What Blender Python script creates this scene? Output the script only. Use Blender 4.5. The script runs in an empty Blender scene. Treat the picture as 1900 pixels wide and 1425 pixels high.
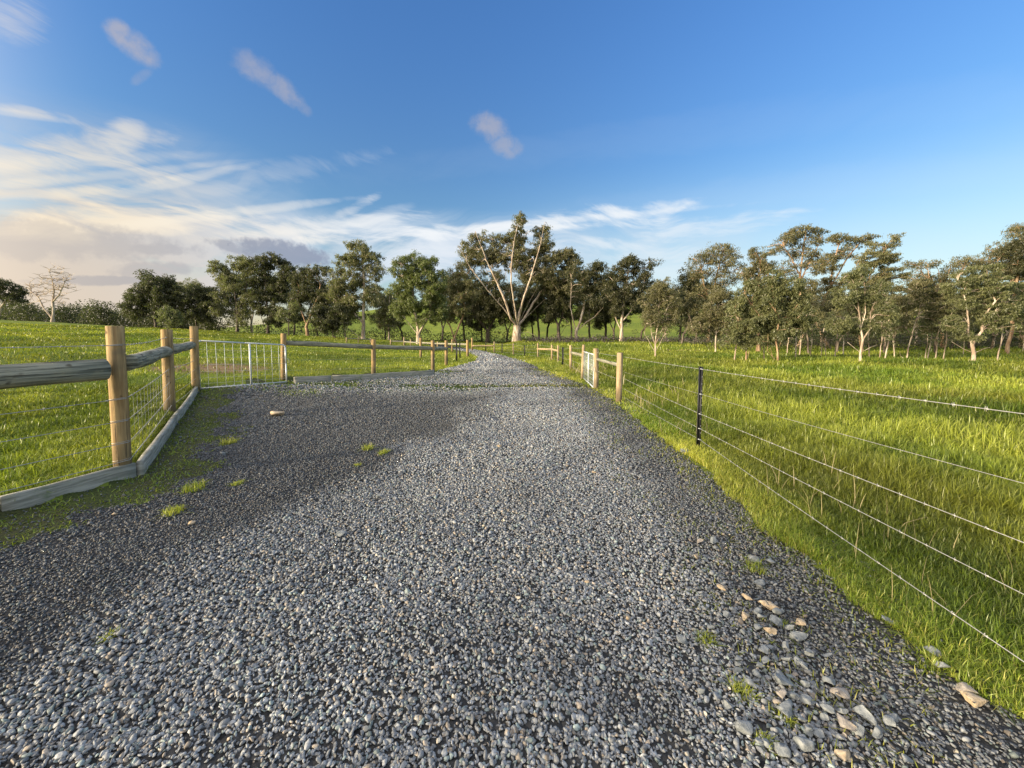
import bpy, math, random
import numpy as np
random.seed(7); RNG = np.random.default_rng(7)
C = bpy.context.scene.collection
# ---------------------------------------------------------------- camera
EYE, PITCH, F, CX, CY = 1.5, math.radians(4.0), 713.0, 950.0, 667.0
cam_d = bpy.data.cameras.new("camera"); cam = bpy.data.objects.new("camera", cam_d); C.objects.link(cam)
cam.location = (0, 0, EYE); cam.rotation_euler = (math.pi/2 - PITCH, 0, 0)
cam_d.sensor_width = 36; cam_d.lens = 36*F/1900; cam_d.shift_y = -(712.5-CY)/1900
cam_d.clip_start = 0.05; cam_d.clip_end = 5000
bpy.context.scene.camera = cam
cp, sp = math.cos(PITCH), math.sin(PITCH)
def ray(px, py):
    dz = (CY-py)/F
    return np.array([(px-CX)/F, cp+dz*sp, -sp+dz*cp])
def WP(px, py, y):
    r = ray(px, py); t = y/r[1]
    return np.array([r[0]*t, y, EYE+r[2]*t])
# ---------------------------------------------------------------- node helper
class E:
    """wraps a node socket so that shader maths can be written as expressions"""
    def __init__(s, nt, sock): s.nt, s.s = nt, sock
    def _m(s, op, *a, clamp=False):
        n = s.nt.nodes.new('ShaderNodeMath'); n.operation = op; n.use_clamp = clamp
        for i, v in enumerate((s,)+a):
            if isinstance(v, E): s.nt.links.new(v.s, n.inputs[i])
            else: n.inputs[i].default_value = v
        return E(s.nt, n.outputs[0])
    def __add__(s, o): return s._m('ADD', o)
    def __radd__(s, o): return s._m('ADD', o)
    def __sub__(s, o): return s._m('SUBTRACT', o)
    def __rsub__(s, o): return (s*-1.0)+o
    def __mul__(s, o): return s._m('MULTIPLY', o)
    def __rmul__(s, o): return s._m('MULTIPLY', o)
    def __truediv__(s, o): return s._m('DIVIDE', o)
    def clamp(s): return s._m('MULTIPLY', 1.0, clamp=True)
    def pow(s, p): return s._m('POWER', p)
    def ss(s, a, b):
        n = s.nt.nodes.new('ShaderNodeMapRange'); n.interpolation_type = 'SMOOTHSTEP'
        s.nt.links.new(s.s, n.inputs[0]); n.inputs[1].default_value = a; n.inputs[2].default_value = b
        return E(s.nt, n.outputs[0])
def link(nt, v, sock):
    if isinstance(v, E): nt.links.new(v.s, sock)
    else: sock.default_value = v
def vdot(nt, v, c):
    n = nt.nodes.new('ShaderNodeVectorMath'); n.operation = 'DOT_PRODUCT'
    link(nt, v, n.inputs[0]); n.inputs[1].default_value = c; return E(nt, n.outputs['Value'])
def comb(nt, x, y, z):
    n = nt.nodes.new('ShaderNodeCombineXYZ')
    for i, v in enumerate((x, y, z)): link(nt, v, n.inputs[i])
    return E(nt, n.outputs[0])
def noise(nt, v, scale, detail=4, rough=.55, dist=0.0):
    n = nt.nodes.new('ShaderNodeTexNoise'); n.inputs['Scale'].default_value = scale
    n.inputs['Detail'].default_value = detail; n.inputs['Roughness'].default_value = rough
    n.inputs['Distortion'].default_value = dist
    if v is not None: link(nt, v, n.inputs['Vector'])
    return E(nt, n.outputs[0])
def mix(nt, f, a, b, mode='MIX'):
    n = nt.nodes.new('ShaderNodeMix'); n.data_type = 'RGBA'; n.blend_type = mode; n.clamp_factor = True
    link(nt, f, n.inputs[0])
    for v, k in ((a, 6), (b, 7)):
        if isinstance(v, tuple) and len(v) == 3: v = v+(1,)
        link(nt, v, n.inputs[k])
    return E(nt, n.outputs[2])
# ---------------------------------------------------------------- sky, sun
SUN_AZ, SUN_EL = math.radians(-114), math.radians(9)
sc = bpy.context.scene
w = bpy.data.worlds.new("World"); sc.world = w; w.use_nodes = True
nt = w.node_tree; nt.nodes.clear()
out = nt.nodes.new('ShaderNodeOutputWorld'); bg = nt.nodes.new('ShaderNodeBackground')
nt.links.new(bg.outputs[0], out.inputs[0]); bg.inputs[1].default_value = 0.10
tc = nt.nodes.new('ShaderNodeTexCoord'); D = E(nt, tc.outputs['Generated'])
sky = nt.nodes.new('ShaderNodeTexSky'); sky.sky_type = 'NISHITA'; sky.sun_disc = False
sky.sun_elevation = SUN_EL; sky.sun_rotation = SUN_AZ; sky.altitude = 200
sky.air_density = 1.0; sky.dust_density = 0.6; sky.ozone_density = 1.6
dx, dy, dz = vdot(nt, D, (1, 0, 0)), vdot(nt, D, (0, 1, 0)), vdot(nt, D, (0, 0, 1))
az = dx._m('ARCTAN2', dy); el = dz._m('ARCSINE')
hs = nt.nodes.new('ShaderNodeHueSaturation'); hs.inputs['Saturation'].default_value = 1.15
hs.inputs['Value'].default_value = 1.0; nt.links.new(sky.outputs[0], hs.inputs['Color'])
col = E(nt, hs.outputs[0])
SKYMUL = mix(nt, el.ss(0.0, 0.75), (0.95, 1.0, 1.0, 1), (0.95, 1.25, 1.75, 1))
col = mix(nt, 1.0, col, SKYMUL, 'MULTIPLY')
def blob(px, py, rx, ry, ang=0.0, soft=1.0):
    """1 - (a/ra)^2 - (b/rb)^2 around a sky direction"""
    c = ray(px, py); k = np.linalg.norm(c); c = c/k
    e = ray(px+math.cos(ang), py-math.sin(ang)); e = e/np.linalg.norm(e)
    t1 = e-c; t1 -= c*t1.dot(c); sc1 = np.linalg.norm(t1); t1 /= sc1
    t2 = np.cross(c, t1); t2 /= np.linalg.norm(t2)
    a = vdot(nt, D, tuple(t1/(rx*sc1))); b = vdot(nt, D, tuple(t2/(ry/(F*k)))) ;
    f = vdot(nt, D, tuple(c)).ss(0.0, 0.2)
    return (1.0-(a*a)-(b*b))*f-(1.0-f)*3.0
# stretched, warped noises for the cirrus
wv = noise(nt, D, 2.2, 3, .5)
cir = comb(nt, az*3.2+wv*1.6, (el-az*0.10)*17+wv*6.5, 0.0)
n_c = noise(nt, cir, 1.1, 7, .62, .6)
cir2 = comb(nt, az*7+wv*3.0, (el+az*0.12)*30+wv*5.0, 3.0)
n_f = noise(nt, cir2, 1.0, 6, .6, .4)
n_p = noise(nt, D, 34, 6, .62); n_q = noise(nt, D, 7, 5, .6)
n_w = noise(nt, D, 80, 5, .65)
# broad thin veil low on the left
veil = (blob(120, 470, 620, 240, .1).ss(-.3, 1.1))*(n_c.ss(.30, .66)*.75+n_f.ss(.35, .6)*.3)*1.0
veil2 = (blob(520, 480, 820, 85, .04).ss(-.4, 1.0))*(n_c.ss(.30, .66))*.85
lowv = blob(700, 520, 1000, 120).ss(-.2, 1.0)*.50*n_q.ss(.25, .65)
base_v = (veil*.85+veil2+lowv).clamp()
col = mix(nt, base_v, col, mix(nt, az.ss(-1.0, -.35), (3.0, 2.85, 2.75), (3.4, 3.9, 4.5)))
# warm band near the horizon on the left
warm = (az.ss(-.10, -.85) if False else (az*-1.0).ss(.25, .95))*(el*-1.0).ss(-.30, -.02)
col = mix(nt, warm*.6, col, (4.6, 3.6, 2.5))
# bright cirrus streaks
S = None
for (px, py, rx, ry, a, amp) in ((230, 412, 330, 34, .02, .95), (560, 425, 260, 20, .10, .7), (880, 428, 420, 15, .055, 1.0), (1130, 400, 150, 20, .10, 1.0),
        (1225, 392, 22, 22, .6, .6), (1330, 422, 150, 17, .08, .65), (120, 285, 200, 34, .15, .55), (210, 345, 190, 14, .18, .6), (60, 207, 80, 9, -.15, .4), (1100, 455, 160, 18, .05, .6),
        (20, 40, 60, 45, .6, .35), (460, 330, 260, 22, .18, .18), (650, 390, 60, 10, .5, .5), (1250, 490, 200, 30, .0, .5), (740, 470, 160, 30, 0, .5), (250, 250, 28, 26, .9, .4), (90, 320, 260, 22, .1, .45)):
    m = (blob(px, py, rx, ry, a)+(n_f-.5)*4.2+(n_c-.5)*2.4).ss(-.25, 1.5)*amp
    S = m if S is None else S._m('MAXIMUM', m)
col = mix(nt, S.clamp()*.8, col, mix(nt, (az.ss(-.95, -.2)), (5.3, 4.5, 3.3), (4.9, 5.0, 5.1)))
S2 = None
for (px, py, rx, ry, a, amp) in ((150, 330, 330, 8, .10, .5), (330, 335, 150, 9, .22, .6), (430, 395, 220, 8, .12, .7), (690, 405, 70, 10, .30, .45), (120, 300, 260, 12, .05, .5), (225, 262, 40, 22, .9, .5), (60, 360, 200, 9, .04, .5), (1010, 412, 260, 6, .09, .7), (820, 425, 300, 5, .02, .6), (45, 213, 100, 6, -.15, .45), (1450, 350, 520, 26, .10, .07), (1250, 250, 620, 30, .13, .05)):
    m = (blob(px, py, rx, ry, a)+(n_f-.5)*2.0+(n_c-.5)*2.4+(n_p-.5)*.8).ss(-.9, 1.2)*amp
    S2 = m if S2 is None else S2._m('MAXIMUM', m)
col = mix(nt, S2.clamp()*.6, col, mix(nt, (az.ss(-.95, -.2)), (5.2, 4.6, 3.6), (4.9, 5.0, 5.1)))
# grey-violet low clouds
G_ = None
for (px, py, rx, ry, a, amp) in ((530, 470, 120, 24, -.12, 1.0), (430, 458, 55, 12, -.3, .8), (290, 462, 75, 14, -.05, .6), (290, 500, 90, 16, .05, .55), (190, 521, 125, 10, 0, .8), (70, 445, 360, 40, -.06, .5), (880, 545, 10, 4, 0, 0)):
    m = (blob(px, py, rx, ry, a)+(n_p-.5)*2.6+(n_q-.5)*1.6).ss(-.15, .75)*amp
    G_ = m if G_ is None else G_._m('MAXIMUM', m)
col = mix(nt, G_*.9, col, mix(nt, az.ss(-.95, -.45), (2.6, 2.4, 2.3), (1.5, 1.75, 2.35)))
# small puffs
P_ = None
for (px, py, rx, ry, a, amp) in ((222, 62, 30, 20, -.4, .8), (258, 90, 44, 22, -.7, .8), (478, 132, 48, 22, -.5, .55), (525, 163, 46, 17, -.75, .6), (562, 200, 20, 9, -.7, .3), (908, 236, 32, 21, -.3, .68), (940, 272, 27, 17, -.3, .58), (262, 142, 22, 7, .6, .3)):
    m = (blob(px, py, rx*1.05, ry*1.05, a)+(n_p-.5)*2.2+(n_w-.5)*.7).ss(-.7, 1.3)*(n_p.ss(.1, .6)*.5+.5)*amp*1.1
    P_ = m if P_ is None else P_._m('MAXIMUM', m)
col = mix(nt, P_.clamp()*.75, col, (2.75, 2.55, 2.65))
# whitish toward the horizon on the right
col = mix(nt, (el*-1.0).ss(-.40, -.03)*.55*(az.ss(-.2, .4)), col, (3.9, 4.55, 4.9))
# added fill light in the unseen sky: cloud overhead, sun aureole, pale area behind
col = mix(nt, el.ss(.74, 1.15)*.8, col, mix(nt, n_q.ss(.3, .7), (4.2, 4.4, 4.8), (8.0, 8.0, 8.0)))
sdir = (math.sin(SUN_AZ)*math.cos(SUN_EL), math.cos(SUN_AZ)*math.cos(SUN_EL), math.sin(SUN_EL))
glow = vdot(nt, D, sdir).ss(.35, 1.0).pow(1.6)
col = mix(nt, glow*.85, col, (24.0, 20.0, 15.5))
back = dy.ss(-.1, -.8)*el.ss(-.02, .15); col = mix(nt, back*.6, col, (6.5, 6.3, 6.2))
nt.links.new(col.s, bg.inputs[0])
sd = bpy.data.lights.new("sun", 'SUN'); sun = bpy.data.objects.new("sun", sd); C.objects.link(sun)
sd.energy = 4.4; sd.angle = math.radians(6); sd.color = (1.0, .84, .60)
from mathutils import Vector, Matrix
sv = Vector((math.sin(SUN_AZ)*math.cos(SUN_EL), math.cos(SUN_AZ)*math.cos(SUN_EL), math.sin(SUN_EL)))
sun.rotation_euler = sv.to_track_quat('Z', 'Y').to_euler()
vs = sc.view_settings; vs.view_transform = 'Standard'; vs.look = 'None'; vs.gamma = 1; vs.exposure = 0.95
# ---------------------------------------------------------------- numpy helpers
def sm(t): t = np.clip(t, 0, 1); return t*t*(3-2*t)
def hsh(i, j, s):
    v = np.sin(i*127.1+j*311.7+s*74.7)*43758.5453
    return v-np.floor(v)
def vn(x, y, s=0):
    i, j = np.floor(x), np.floor(y); u, v = sm(x-i), sm(y-j)
    return (hsh(i, j, s)*(1-u)+hsh(i+1, j, s)*u)*(1-v)+(hsh(i, j+1, s)*(1-u)+hsh(i+1, j+1, s)*u)*v
def fbm(x, y, s=0, o=4):
    r = 0; a = .5; t = 0
    for k in range(o): r = r+a*vn(x*2**k+k*13.7, y*2**k-k*7.1, s+k); t += a; a *= .5
    return r/t
# gravel outline, metres on the ground
RL = [(-5.5, -6), (-4.9, .4), (-4.12, 3.0), (-3.86, 3.85), (-7.25, 8.7), (-7.7, 9.6), (-6.4, 11.15), (-2.95, 14.3), (-1.95, 19), (-2.0, 23.5), (-3.1, 28), (-6.5, 36), (-12, 45), (-20, 52)]
RR = [(2.0, -6), (1.98, 1.4), (1.94, 2.1), (2.07, 4.2), (2.13, 5.8), (2.24, 8.3), (2.15, 10.9), (1.3, 14.7), (.85, 18.5), (-.7, 25), (-2.1, 30), (-5.5, 39), (-10.5, 48.5), (-19, 56)]
POLY = np.array(RL+RR[::-1], float)
def segd(x, y, a, b):
    ax, ay = a; bx, by = b; ex, ey = bx-ax, by-ay
    t = np.clip(((x-ax)*ex+(y-ay)*ey)/(ex*ex+ey*ey), 0, 1)
    return np.hypot(x-ax-t*ex, y-ay-t*ey)
def polyd(x, y, P): 
    d = np.full(np.shape(x), 1e9)
    for a, b in zip(P[:-1], P[1:]): d = np.minimum(d, segd(x, y, a, b))
    return d
def road_sd(x, y):
    x = np.asarray(x, float); y = np.asarray(y, float)
    d = np.full(x.shape, 1e9); ins = np.zeros(x.shape, bool); n = len(POLY)
    for k in range(n):
        a, b = POLY[k], POLY[(k+1) % n]
        d = np.minimum(d, segd(x, y, a, b))
        c = ((a[1] > y) != (b[1] > y)) & (x < (b[0]-a[0])*(y-a[1])/((b[1]-a[1]) if b[1] != a[1] else 1e-9)+a[0])
        ins ^= c
    return np.where(ins, -d, d)
def softp(t): return np.log1p(np.exp(np.clip(t, -30, 30)))+np.maximum(t-30, 0)
def terr0(x, y):
    x = np.asarray(x, float); y = np.asarray(y, float)
    s = softp((-x-5)/1.5)*1.5; s = 58-softp((58-s)/4)*4+np.log1p(math.exp(-14.5))*4
    h = .056*np.maximum(s, 0)
    h = h-np.minimum(.06*np.maximum(y-45, 0), 1.8)*sm((-x-8)/20)
    h = h+.34*sm((y-28-fbm(x*.15, y*.15, 4)*2)/4.5)*sm((x+2)/4)*(1-sm((x-19)/8))
    hill = 13.5*sm((y-72)/110)*sm((x+120)/90)*(1+.25*(fbm(x*.01, y*.01, 9)-.5))
    h = h+hill+.10*(fbm(x*.35, y*.35, 2)-.5)*sm((np.hypot(x, y)-4)/8)
    return h
def terrain(x, y):
    x = np.asarray(x, float); y = np.asarray(y, float); sdv = road_sd(x, y)
    h = terr0(x, y)
    h = h+.11*sm((sdv+.0)/.10)*(x < -2)*(y < 14.6)
    off = sm((sdv-.05)/.6)
    h = h+off*(.05*(fbm(x*1.7, y*1.7, 5)-.5))
    rn = .035*(fbm(x*.9, y*.5, 11)-.5)+.012*(fbm(x*4, y*4, 12)-.5)
    rn = rn-.02*np.exp(-((x+.15)/.35)**2)*0
    dr = np.exp(-((y-10.55-.02*x)/.07)**2)*(x > -6.6)*(x < 2.2)
    return h+(1-off)*rn-.05*dr
def T(x, y): return float(terrain(np.array([x]), np.array([y]))[0])
def G(px, py, y0=.4, y1=70):
    """where the view ray through a photo pixel meets the terrain"""
    ys = np.geomspace(y0, y1, 500); r = ray(px, py); xs = r[0]/r[1]*ys; zs = EYE+r[2]/r[1]*ys
    d = zs-terrain(xs, ys); k = np.argmax(d < 0)
    if d[k] >= 0: k = 499
    a, b = ys[max(k-1, 0)], ys[k]
    y = a+(b-a)*d[max(k-1, 0)]/(d[max(k-1, 0)]-d[k]+1e-12)
    x = r[0]/r[1]*y
    return np.array([x, y, T(x, y)])
def zat(py, y):
    dzc = (CY-py)/F
    return EYE+y*(dzc*cp-sp)/(cp+dzc*sp)
def xat(px, y, z): return (px-CX)/F*(y*cp-(z-EYE)*sp)
# ---------------------------------------------------------------- materials
def mat(name, fn):
    m = bpy.data.materials.new(name); m.use_nodes = True; nt = m.node_tree; nt.nodes.clear()
    o = nt.nodes.new('ShaderNodeOutputMaterial'); fn(nt, o); return m
def pbsdf(nt, o, color, rough=.8, bump=None, bd=.02, metal=0.0, spec=.3):
    b = nt.nodes.new('ShaderNodeBsdfPrincipled')
    if isinstance(color, tuple) and len(color) == 3: color = color+(1,)
    link(nt, color, b.inputs['Base Color']); link(nt, rough, b.inputs['Roughness']); b.inputs['Metallic'].default_value = metal
    b.inputs['Specular IOR Level'].default_value = spec
    if bump is not None:
        n = nt.nodes.new('ShaderNodeBump'); n.inputs['Distance'].default_value = bd; n.inputs['Strength'].default_value = 1
        link(nt, bump, n.inputs['Height']); nt.links.new(n.outputs[0], b.inputs['Normal'])
    nt.links.new(b.outputs[0], o.inputs[0]); return b
def pos(nt): return E(nt, nt.nodes.new('ShaderNodeNewGeometry').outputs['Position'])
def objc(nt): return E(nt, nt.nodes.new('ShaderNodeTexCoord').outputs['Object'])
def attr(nt, name, vec=False):
    n = nt.nodes.new('ShaderNodeAttribute'); n.attribute_name = name
    return E(nt, n.outputs['Color' if vec else 'Fac'])
def m_ground(nt, o):
    p = pos(nt); n1 = noise(nt, p, .35, 5); n2 = noise(nt, p, 9, 6, .7); n3 = noise(nt, p, .06, 3)
    c = mix(nt, n2.ss(.35, .7), (.13, .17, .02), (.29, .34, .055)); c = mix(nt, n1.ss(.45, .7)*.6, c, (.30, .31, .055))
    c = mix(nt, n3.ss(.42, .62)*.6, c, (.12, .17, .03))
    bare = attr(nt, 'bare'); c = mix(nt, (bare+(n2-.5)*.8).ss(.35, .65), c, mix(nt, n2, (.20, .13, .07), (.34, .24, .13)))
    pbsdf(nt, o, c, .95, n2+noise(nt, p, 40, 3)*.3, .06, spec=.1)
def m_road(nt, o):
    p = pos(nt); n1 = noise(nt, p, 1.6, 5); n2 = noise(nt, p, 30, 5, .7)
    v = nt.nodes.new('ShaderNodeTexVoronoi'); v.inputs['Scale'].default_value = 40; link(nt, p, v.inputs['Vector'])
    vc = vdot(nt, E(nt, v.outputs['Color']), (.4, .3, .3))
    c = mix(nt, vc, (.016, .016, .015), (.085, .084, .080)); c = mix(nt, n1.ss(.5, .7)*.5, c, (.035, .032, .028))
    moss = attr(nt, 'moss'); c = mix(nt, (moss+(n2-.5)*.7+(n1-.5)*.5).ss(.4, .7), c, mix(nt, n1.ss(.4, .6), mix(nt, n2, (.030, .045, .010), (.09, .11, .03)), mix(nt, n2, (.035, .04, .015), (.10, .10, .035))))
    pbsdf(nt, o, c, .9, E(nt, v.outputs['Distance'])*-1.0+n2*.4, .015, spec=.2)
def m_stone(nt, o):
    c = attr(nt, 'col', True); n = noise(nt, pos(nt), 120, 3)
    pbsdf(nt, o, mix(nt, n.ss(.3, .7)*.35, c, (.04, .042, .045), 'MIX'), .62, n, .002, spec=.45)
def m_leafy(a, b, tr=.35, ta=(.3, .4, .08)):
    def f(nt, o):
        t = attr(nt, 'tone'); c = mix(nt, t, a, b)
        d = nt.nodes.new('ShaderNodeBsdfDiffuse'); link(nt, c, d.inputs[0])
        tn = nt.nodes.new('ShaderNodeBsdfTranslucent'); link(nt, mix(nt, .5, c, ta), tn.inputs[0])
        g = nt.nodes.new('ShaderNodeBsdfGlossy'); g.inputs['Roughness'].default_value = .45; g.inputs[0].default_value = (.6, .6, .6, 1)
        m1 = nt.nodes.new('ShaderNodeMixShader'); m1.inputs[0].default_value = tr
        nt.links.new(d.outputs[0], m1.inputs[1]); nt.links.new(tn.outputs[0], m1.inputs[2])
        m2 = nt.nodes.new('ShaderNodeMixShader'); m2.inputs[0].default_value = .05
        nt.links.new(m1.outputs[0], m2.inputs[1]); nt.links.new(g.outputs[0], m2.inputs[2]); nt.links.new(m2.outputs[0], o.inputs[0])
    return f
def m_grass(nt, o):
    c = attr(nt, 'col', True)
    d = nt.nodes.new('ShaderNodeBsdfDiffuse'); link(nt, c, d.inputs[0])
    tn = nt.nodes.new('ShaderNodeBsdfTranslucent'); link(nt, mix(nt, 1.0, c, (1.15, 1.1, .5), 'MULTIPLY'), tn.inputs[0])
    m1 = nt.nodes.new('ShaderNodeMixShader'); m1.inputs[0].default_value = .4
    nt.links.new(d.outputs[0], m1.inputs[1]); nt.links.new(tn.outputs[0], m1.inputs[2])
    g = nt.nodes.new('ShaderNodeBsdfGlossy'); g.inputs['Roughness'].default_value = .4; g.inputs[0].default_value = (.8, .8, .7, 1)
    m2 = nt.nodes.new('ShaderNodeMixShader'); m2.inputs[0].default_value = .04
    nt.links.new(m1.outputs[0], m2.inputs[1]); nt.links.new(g.outputs[0], m2.inputs[2]); nt.links.new(m2.outputs[0], o.inputs[0])
def m_bark(a, b):
    def f(nt, o):
        p = pos(nt); q = comb(nt, vdot(nt, p, (1, 0, 0))*3, vdot(nt, p, (0, 1, 0))*3, vdot(nt, p, (0, 0, 1))*.7)
        n = noise(nt, q, 2.0, 5, .65); pbsdf(nt, o, mix(nt, n.ss(.38, .66), a, b), .85, n, .03, spec=.2)
    return f
def m_wood(a, b, c3, axis=2, spots=.5):
    def f(nt, o):
        p = objc(nt); k = [26, 26, 26]; k[axis] = 1.6
        q = comb(nt, vdot(nt, p, (k[0], 0, 0)), vdot(nt, p, (0, k[1], 0)), vdot(nt, p, (0, 0, k[2])))
        n = noise(nt, q, 1.0, 5, .65); m = noise(nt, p, 7, 4); m2 = noise(nt, p, 2.0, 3)
        c = mix(nt, n.ss(.35, .65), a, b); c = mix(nt, m.ss(.55, .72)*spots, c, c3); c = mix(nt, m2.ss(.42, .68)*.6, c, c3)
        cr = noise(nt, comb(nt, vdot(nt, p, (k[0]*2.2, 0, 0)), vdot(nt, p, (0, k[1]*2.2, 0)), vdot(nt, p, (0, 0, k[2]*1.3))), 1, 3); c = mix(nt, cr.ss(.62, .70)*.75, c, (.06, .045, .03))
        zz = vdot(nt, p, (0, 0, 1)); c = mix(nt, ((zz*-1.0)+m2*.25).ss(-.28, .02)*.6 if axis == 2 else 0.0, c, (.10, .085, .05)); kn = noise(nt, p, 11, 1, .3); c = mix(nt, kn.ss(.70, .76)*.8, c, (.09, .05, .025)); n = n-cr.ss(.62, .70)*.8
        pbsdf(nt, o, c, .8, n, .006, spec=.2)
    return f
M = {}
M['ground'] = mat('meadow_soil', m_ground); M['road'] = mat('gravel_bed', m_road); M['stone'] = mat('crushed_stone', m_stone)
M['grass'] = mat('grass_blades', m_grass)
M['olive'] = mat('leaf_olive', m_leafy((.075, .078, .032), (.245, .225, .10)))
M['green'] = mat('leaf_green', m_leafy((.055, .075, .022), (.19, .215, .065)))
M['dark'] = mat('leaf_dark', m_leafy((.022, .027, .012), (.10, .095, .040), .2))
M['brown'] = mat('leaf_brown', m_leafy((.070, .064, .030), (.225, .205, .095)))
M['grey'] = mat('leaf_grey', m_leafy((.065, .075, .030), (.22, .225, .095)))
M['scrub'] = mat('scrub_twigs', m_leafy((.045, .036, .034), (.12, .10, .092), .1, (.2, .2, .1)))
M['bark_pale'] = mat('bark_pale', m_bark((.30, .22, .16), (.68, .58, .46)))
M['bark_warm'] = mat('bark_warm', m_bark((.20, .12, .07), (.50, .35, .22)))
M['bark_dark'] = mat('bark_dark', m_bark((.05, .04, .032), (.20, .16, .125)))
M['post'] = mat('treated_pine_post', m_wood((.26, .165, .07), (.48, .33, .15), (.15, .13, .09), 2, .45))
M['post_grey'] = mat('weathered_pine_post', m_wood((.27, .19, .10), (.50, .38, .23), (.20, .18, .12), 2, .5))
def m_rail(nt, o):
    p = pos(nt); n = noise(nt, p, 5, 4); n2 = noise(nt, p, 34, 5, .7); n3 = noise(nt, comb(nt, vdot(nt, p, (1.5, 0, 0)), vdot(nt, p, (0, 1.5, 0)), vdot(nt, p, (0, 0, 60))), 1, 4)
    c = mix(nt, n3.ss(.4, .62), (.16, .16, .115), (.37, .35, .26)); c = mix(nt, n.ss(.5, .7)*.6, c, (.36, .32, .20)); c = mix(nt, n2.ss(.62, .75)*.6, c, (.07, .07, .05))
    cr = noise(nt, comb(nt, vdot(nt, p, (2.2, 0, 0)), vdot(nt, p, (0, 2.2, 0)), vdot(nt, p, (0, 0, 110))), 1, 3); c = mix(nt, cr.ss(.60, .68)*.8, c, (.05, .045, .035)); c = mix(nt, noise(nt, p, 9, 1, .3).ss(.68, .75)*.8, c, (.07, .05, .03))
    pbsdf(nt, o, c, .8, n3+n2*.3-cr.ss(.60, .68), .008, spec=.2)
M['rail'] = mat('weathered_rail', m_rail)
def m_board(nt, o):
    p = pos(nt); n = noise(nt, comb(nt, vdot(nt, p, (3, 0, 0)), vdot(nt, p, (0, 3, 0)), vdot(nt, p, (0, 0, 45))), 1, 5, .6); n2 = noise(nt, p, 6, 5, .7)
    c = mix(nt, n.ss(.35, .65), (.21, .205, .165), (.41, .395, .33)); c = mix(nt, n2.ss(.52, .72)*.7, c, (.16, .20, .10))
    pbsdf(nt, o, c, .85, n, .006, spec=.2)
M['board'] = mat('sleeper_board', m_board)
M['galv'] = mat('galvanised_steel', lambda nt, o: pbsdf(nt, o, mix(nt, noise(nt, pos(nt), 30, 3), (.50, .54, .55), (.74, .77, .76)), .45, None, metal=.35, spec=.5))
M['wire'] = mat('fence_wire', lambda nt, o: pbsdf(nt, o, mix(nt, noise(nt, pos(nt), 60, 2), (.28, .27, .25), (.52, .52, .49)), .45, None, metal=.3, spec=.5))
M['black'] = mat('black_steel', lambda nt, o: pbsdf(nt, o, mix(nt, noise(nt, pos(nt), 25, 3), (.010, .010, .011), (.030, .029, .028)), .45, None, spec=.5))
def m_rock(a, b):
    def f(nt, o):
        p = objc(nt); n = noise(nt, p, 18, 6, .7); n2 = noise(nt, p, 5, 3)
        pbsdf(nt, o, mix(nt, n2.ss(.4, .65)*.5, mix(nt, n.ss(.35, .65), a, b), tuple(.6*v for v in a)), .85, n, .012, spec=.25)
    return f
M['rock_tan'] = mat('rock_tan', m_rock((.38, .29, .18), (.64, .52, .36))); M['rock_grey'] = mat('rock_grey', m_rock((.15, .165, .165), (.36, .375, .365)))
M['rock_pink'] = mat('rock_pink', m_rock((.27, .235, .195), (.47, .42, .35)))
# ---------------------------------------------------------------- mesh helpers
def mk(name, V, faces, m, parent=None, loc=None, attrs=None, smooth=False, cattr=None):
    """one mesh object from numpy arrays; V in world metres, stored relative to loc or the parent"""
    V = np.asarray(V, float).reshape(-1, 3)
    off = np.array(parent.location) if parent is not None and loc is None else np.array(loc if loc is not None else (0, 0, 0), float)
    V = V-off
    faces = [np.asarray(f, np.int64) for f in faces if len(f)]
    me = bpy.data.meshes.new(name); me.vertices.add(len(V)); me.vertices.foreach_set('co', V.astype(np.float32).ravel())
    nl = sum(f.size for f in faces); nf = sum(len(f) for f in faces)
    me.loops.add(nl); me.polygons.add(nf)
    me.loops.foreach_set('vertex_index', np.concatenate([f.ravel() for f in faces]).astype(np.int32))
    cnt = np.concatenate([np.full(len(f), f.shape[1]) for f in faces]); st = np.concatenate([[0], np.cumsum(cnt)[:-1]])
    me.polygons.foreach_set('loop_start', st.astype(np.int32))
    me.update(calc_edges=True)
    if smooth: me.polygons.foreach_set('use_smooth', np.ones(nf, bool))
    for k, v in (attrs or {}).items():
        a = me.attributes.new(k, 'FLOAT', 'POINT'); a.data.foreach_set('value', np.asarray(v, np.float32).ravel())
    if cattr is not None:
        a = me.attributes.new('col', 'FLOAT_COLOR', 'POINT'); c4 = np.ones((len(V), 4), np.float32); c4[:, :3] = cattr; a.data.foreach_set('color', c4.ravel())
    me.materials.append(m)
    o = bpy.data.objects.new(name, me); C.objects.link(o)
    if parent is not None: o.parent = parent
    else: o.location = off
    return o
def tag(o, label=None, cat=None, group=None, kind=None):
    if label: o['label'] = label
    if cat: o['category'] = cat
    if group: o['group'] = group
    if kind: o['kind'] = kind
    return o
def empty(name, loc, label, cat, group=None):
    o = bpy.data.objects.new(name, None); C.objects.link(o); o.location = tuple(loc); o.empty_display_size = .2
    return tag(o, label, cat, group)
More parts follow.
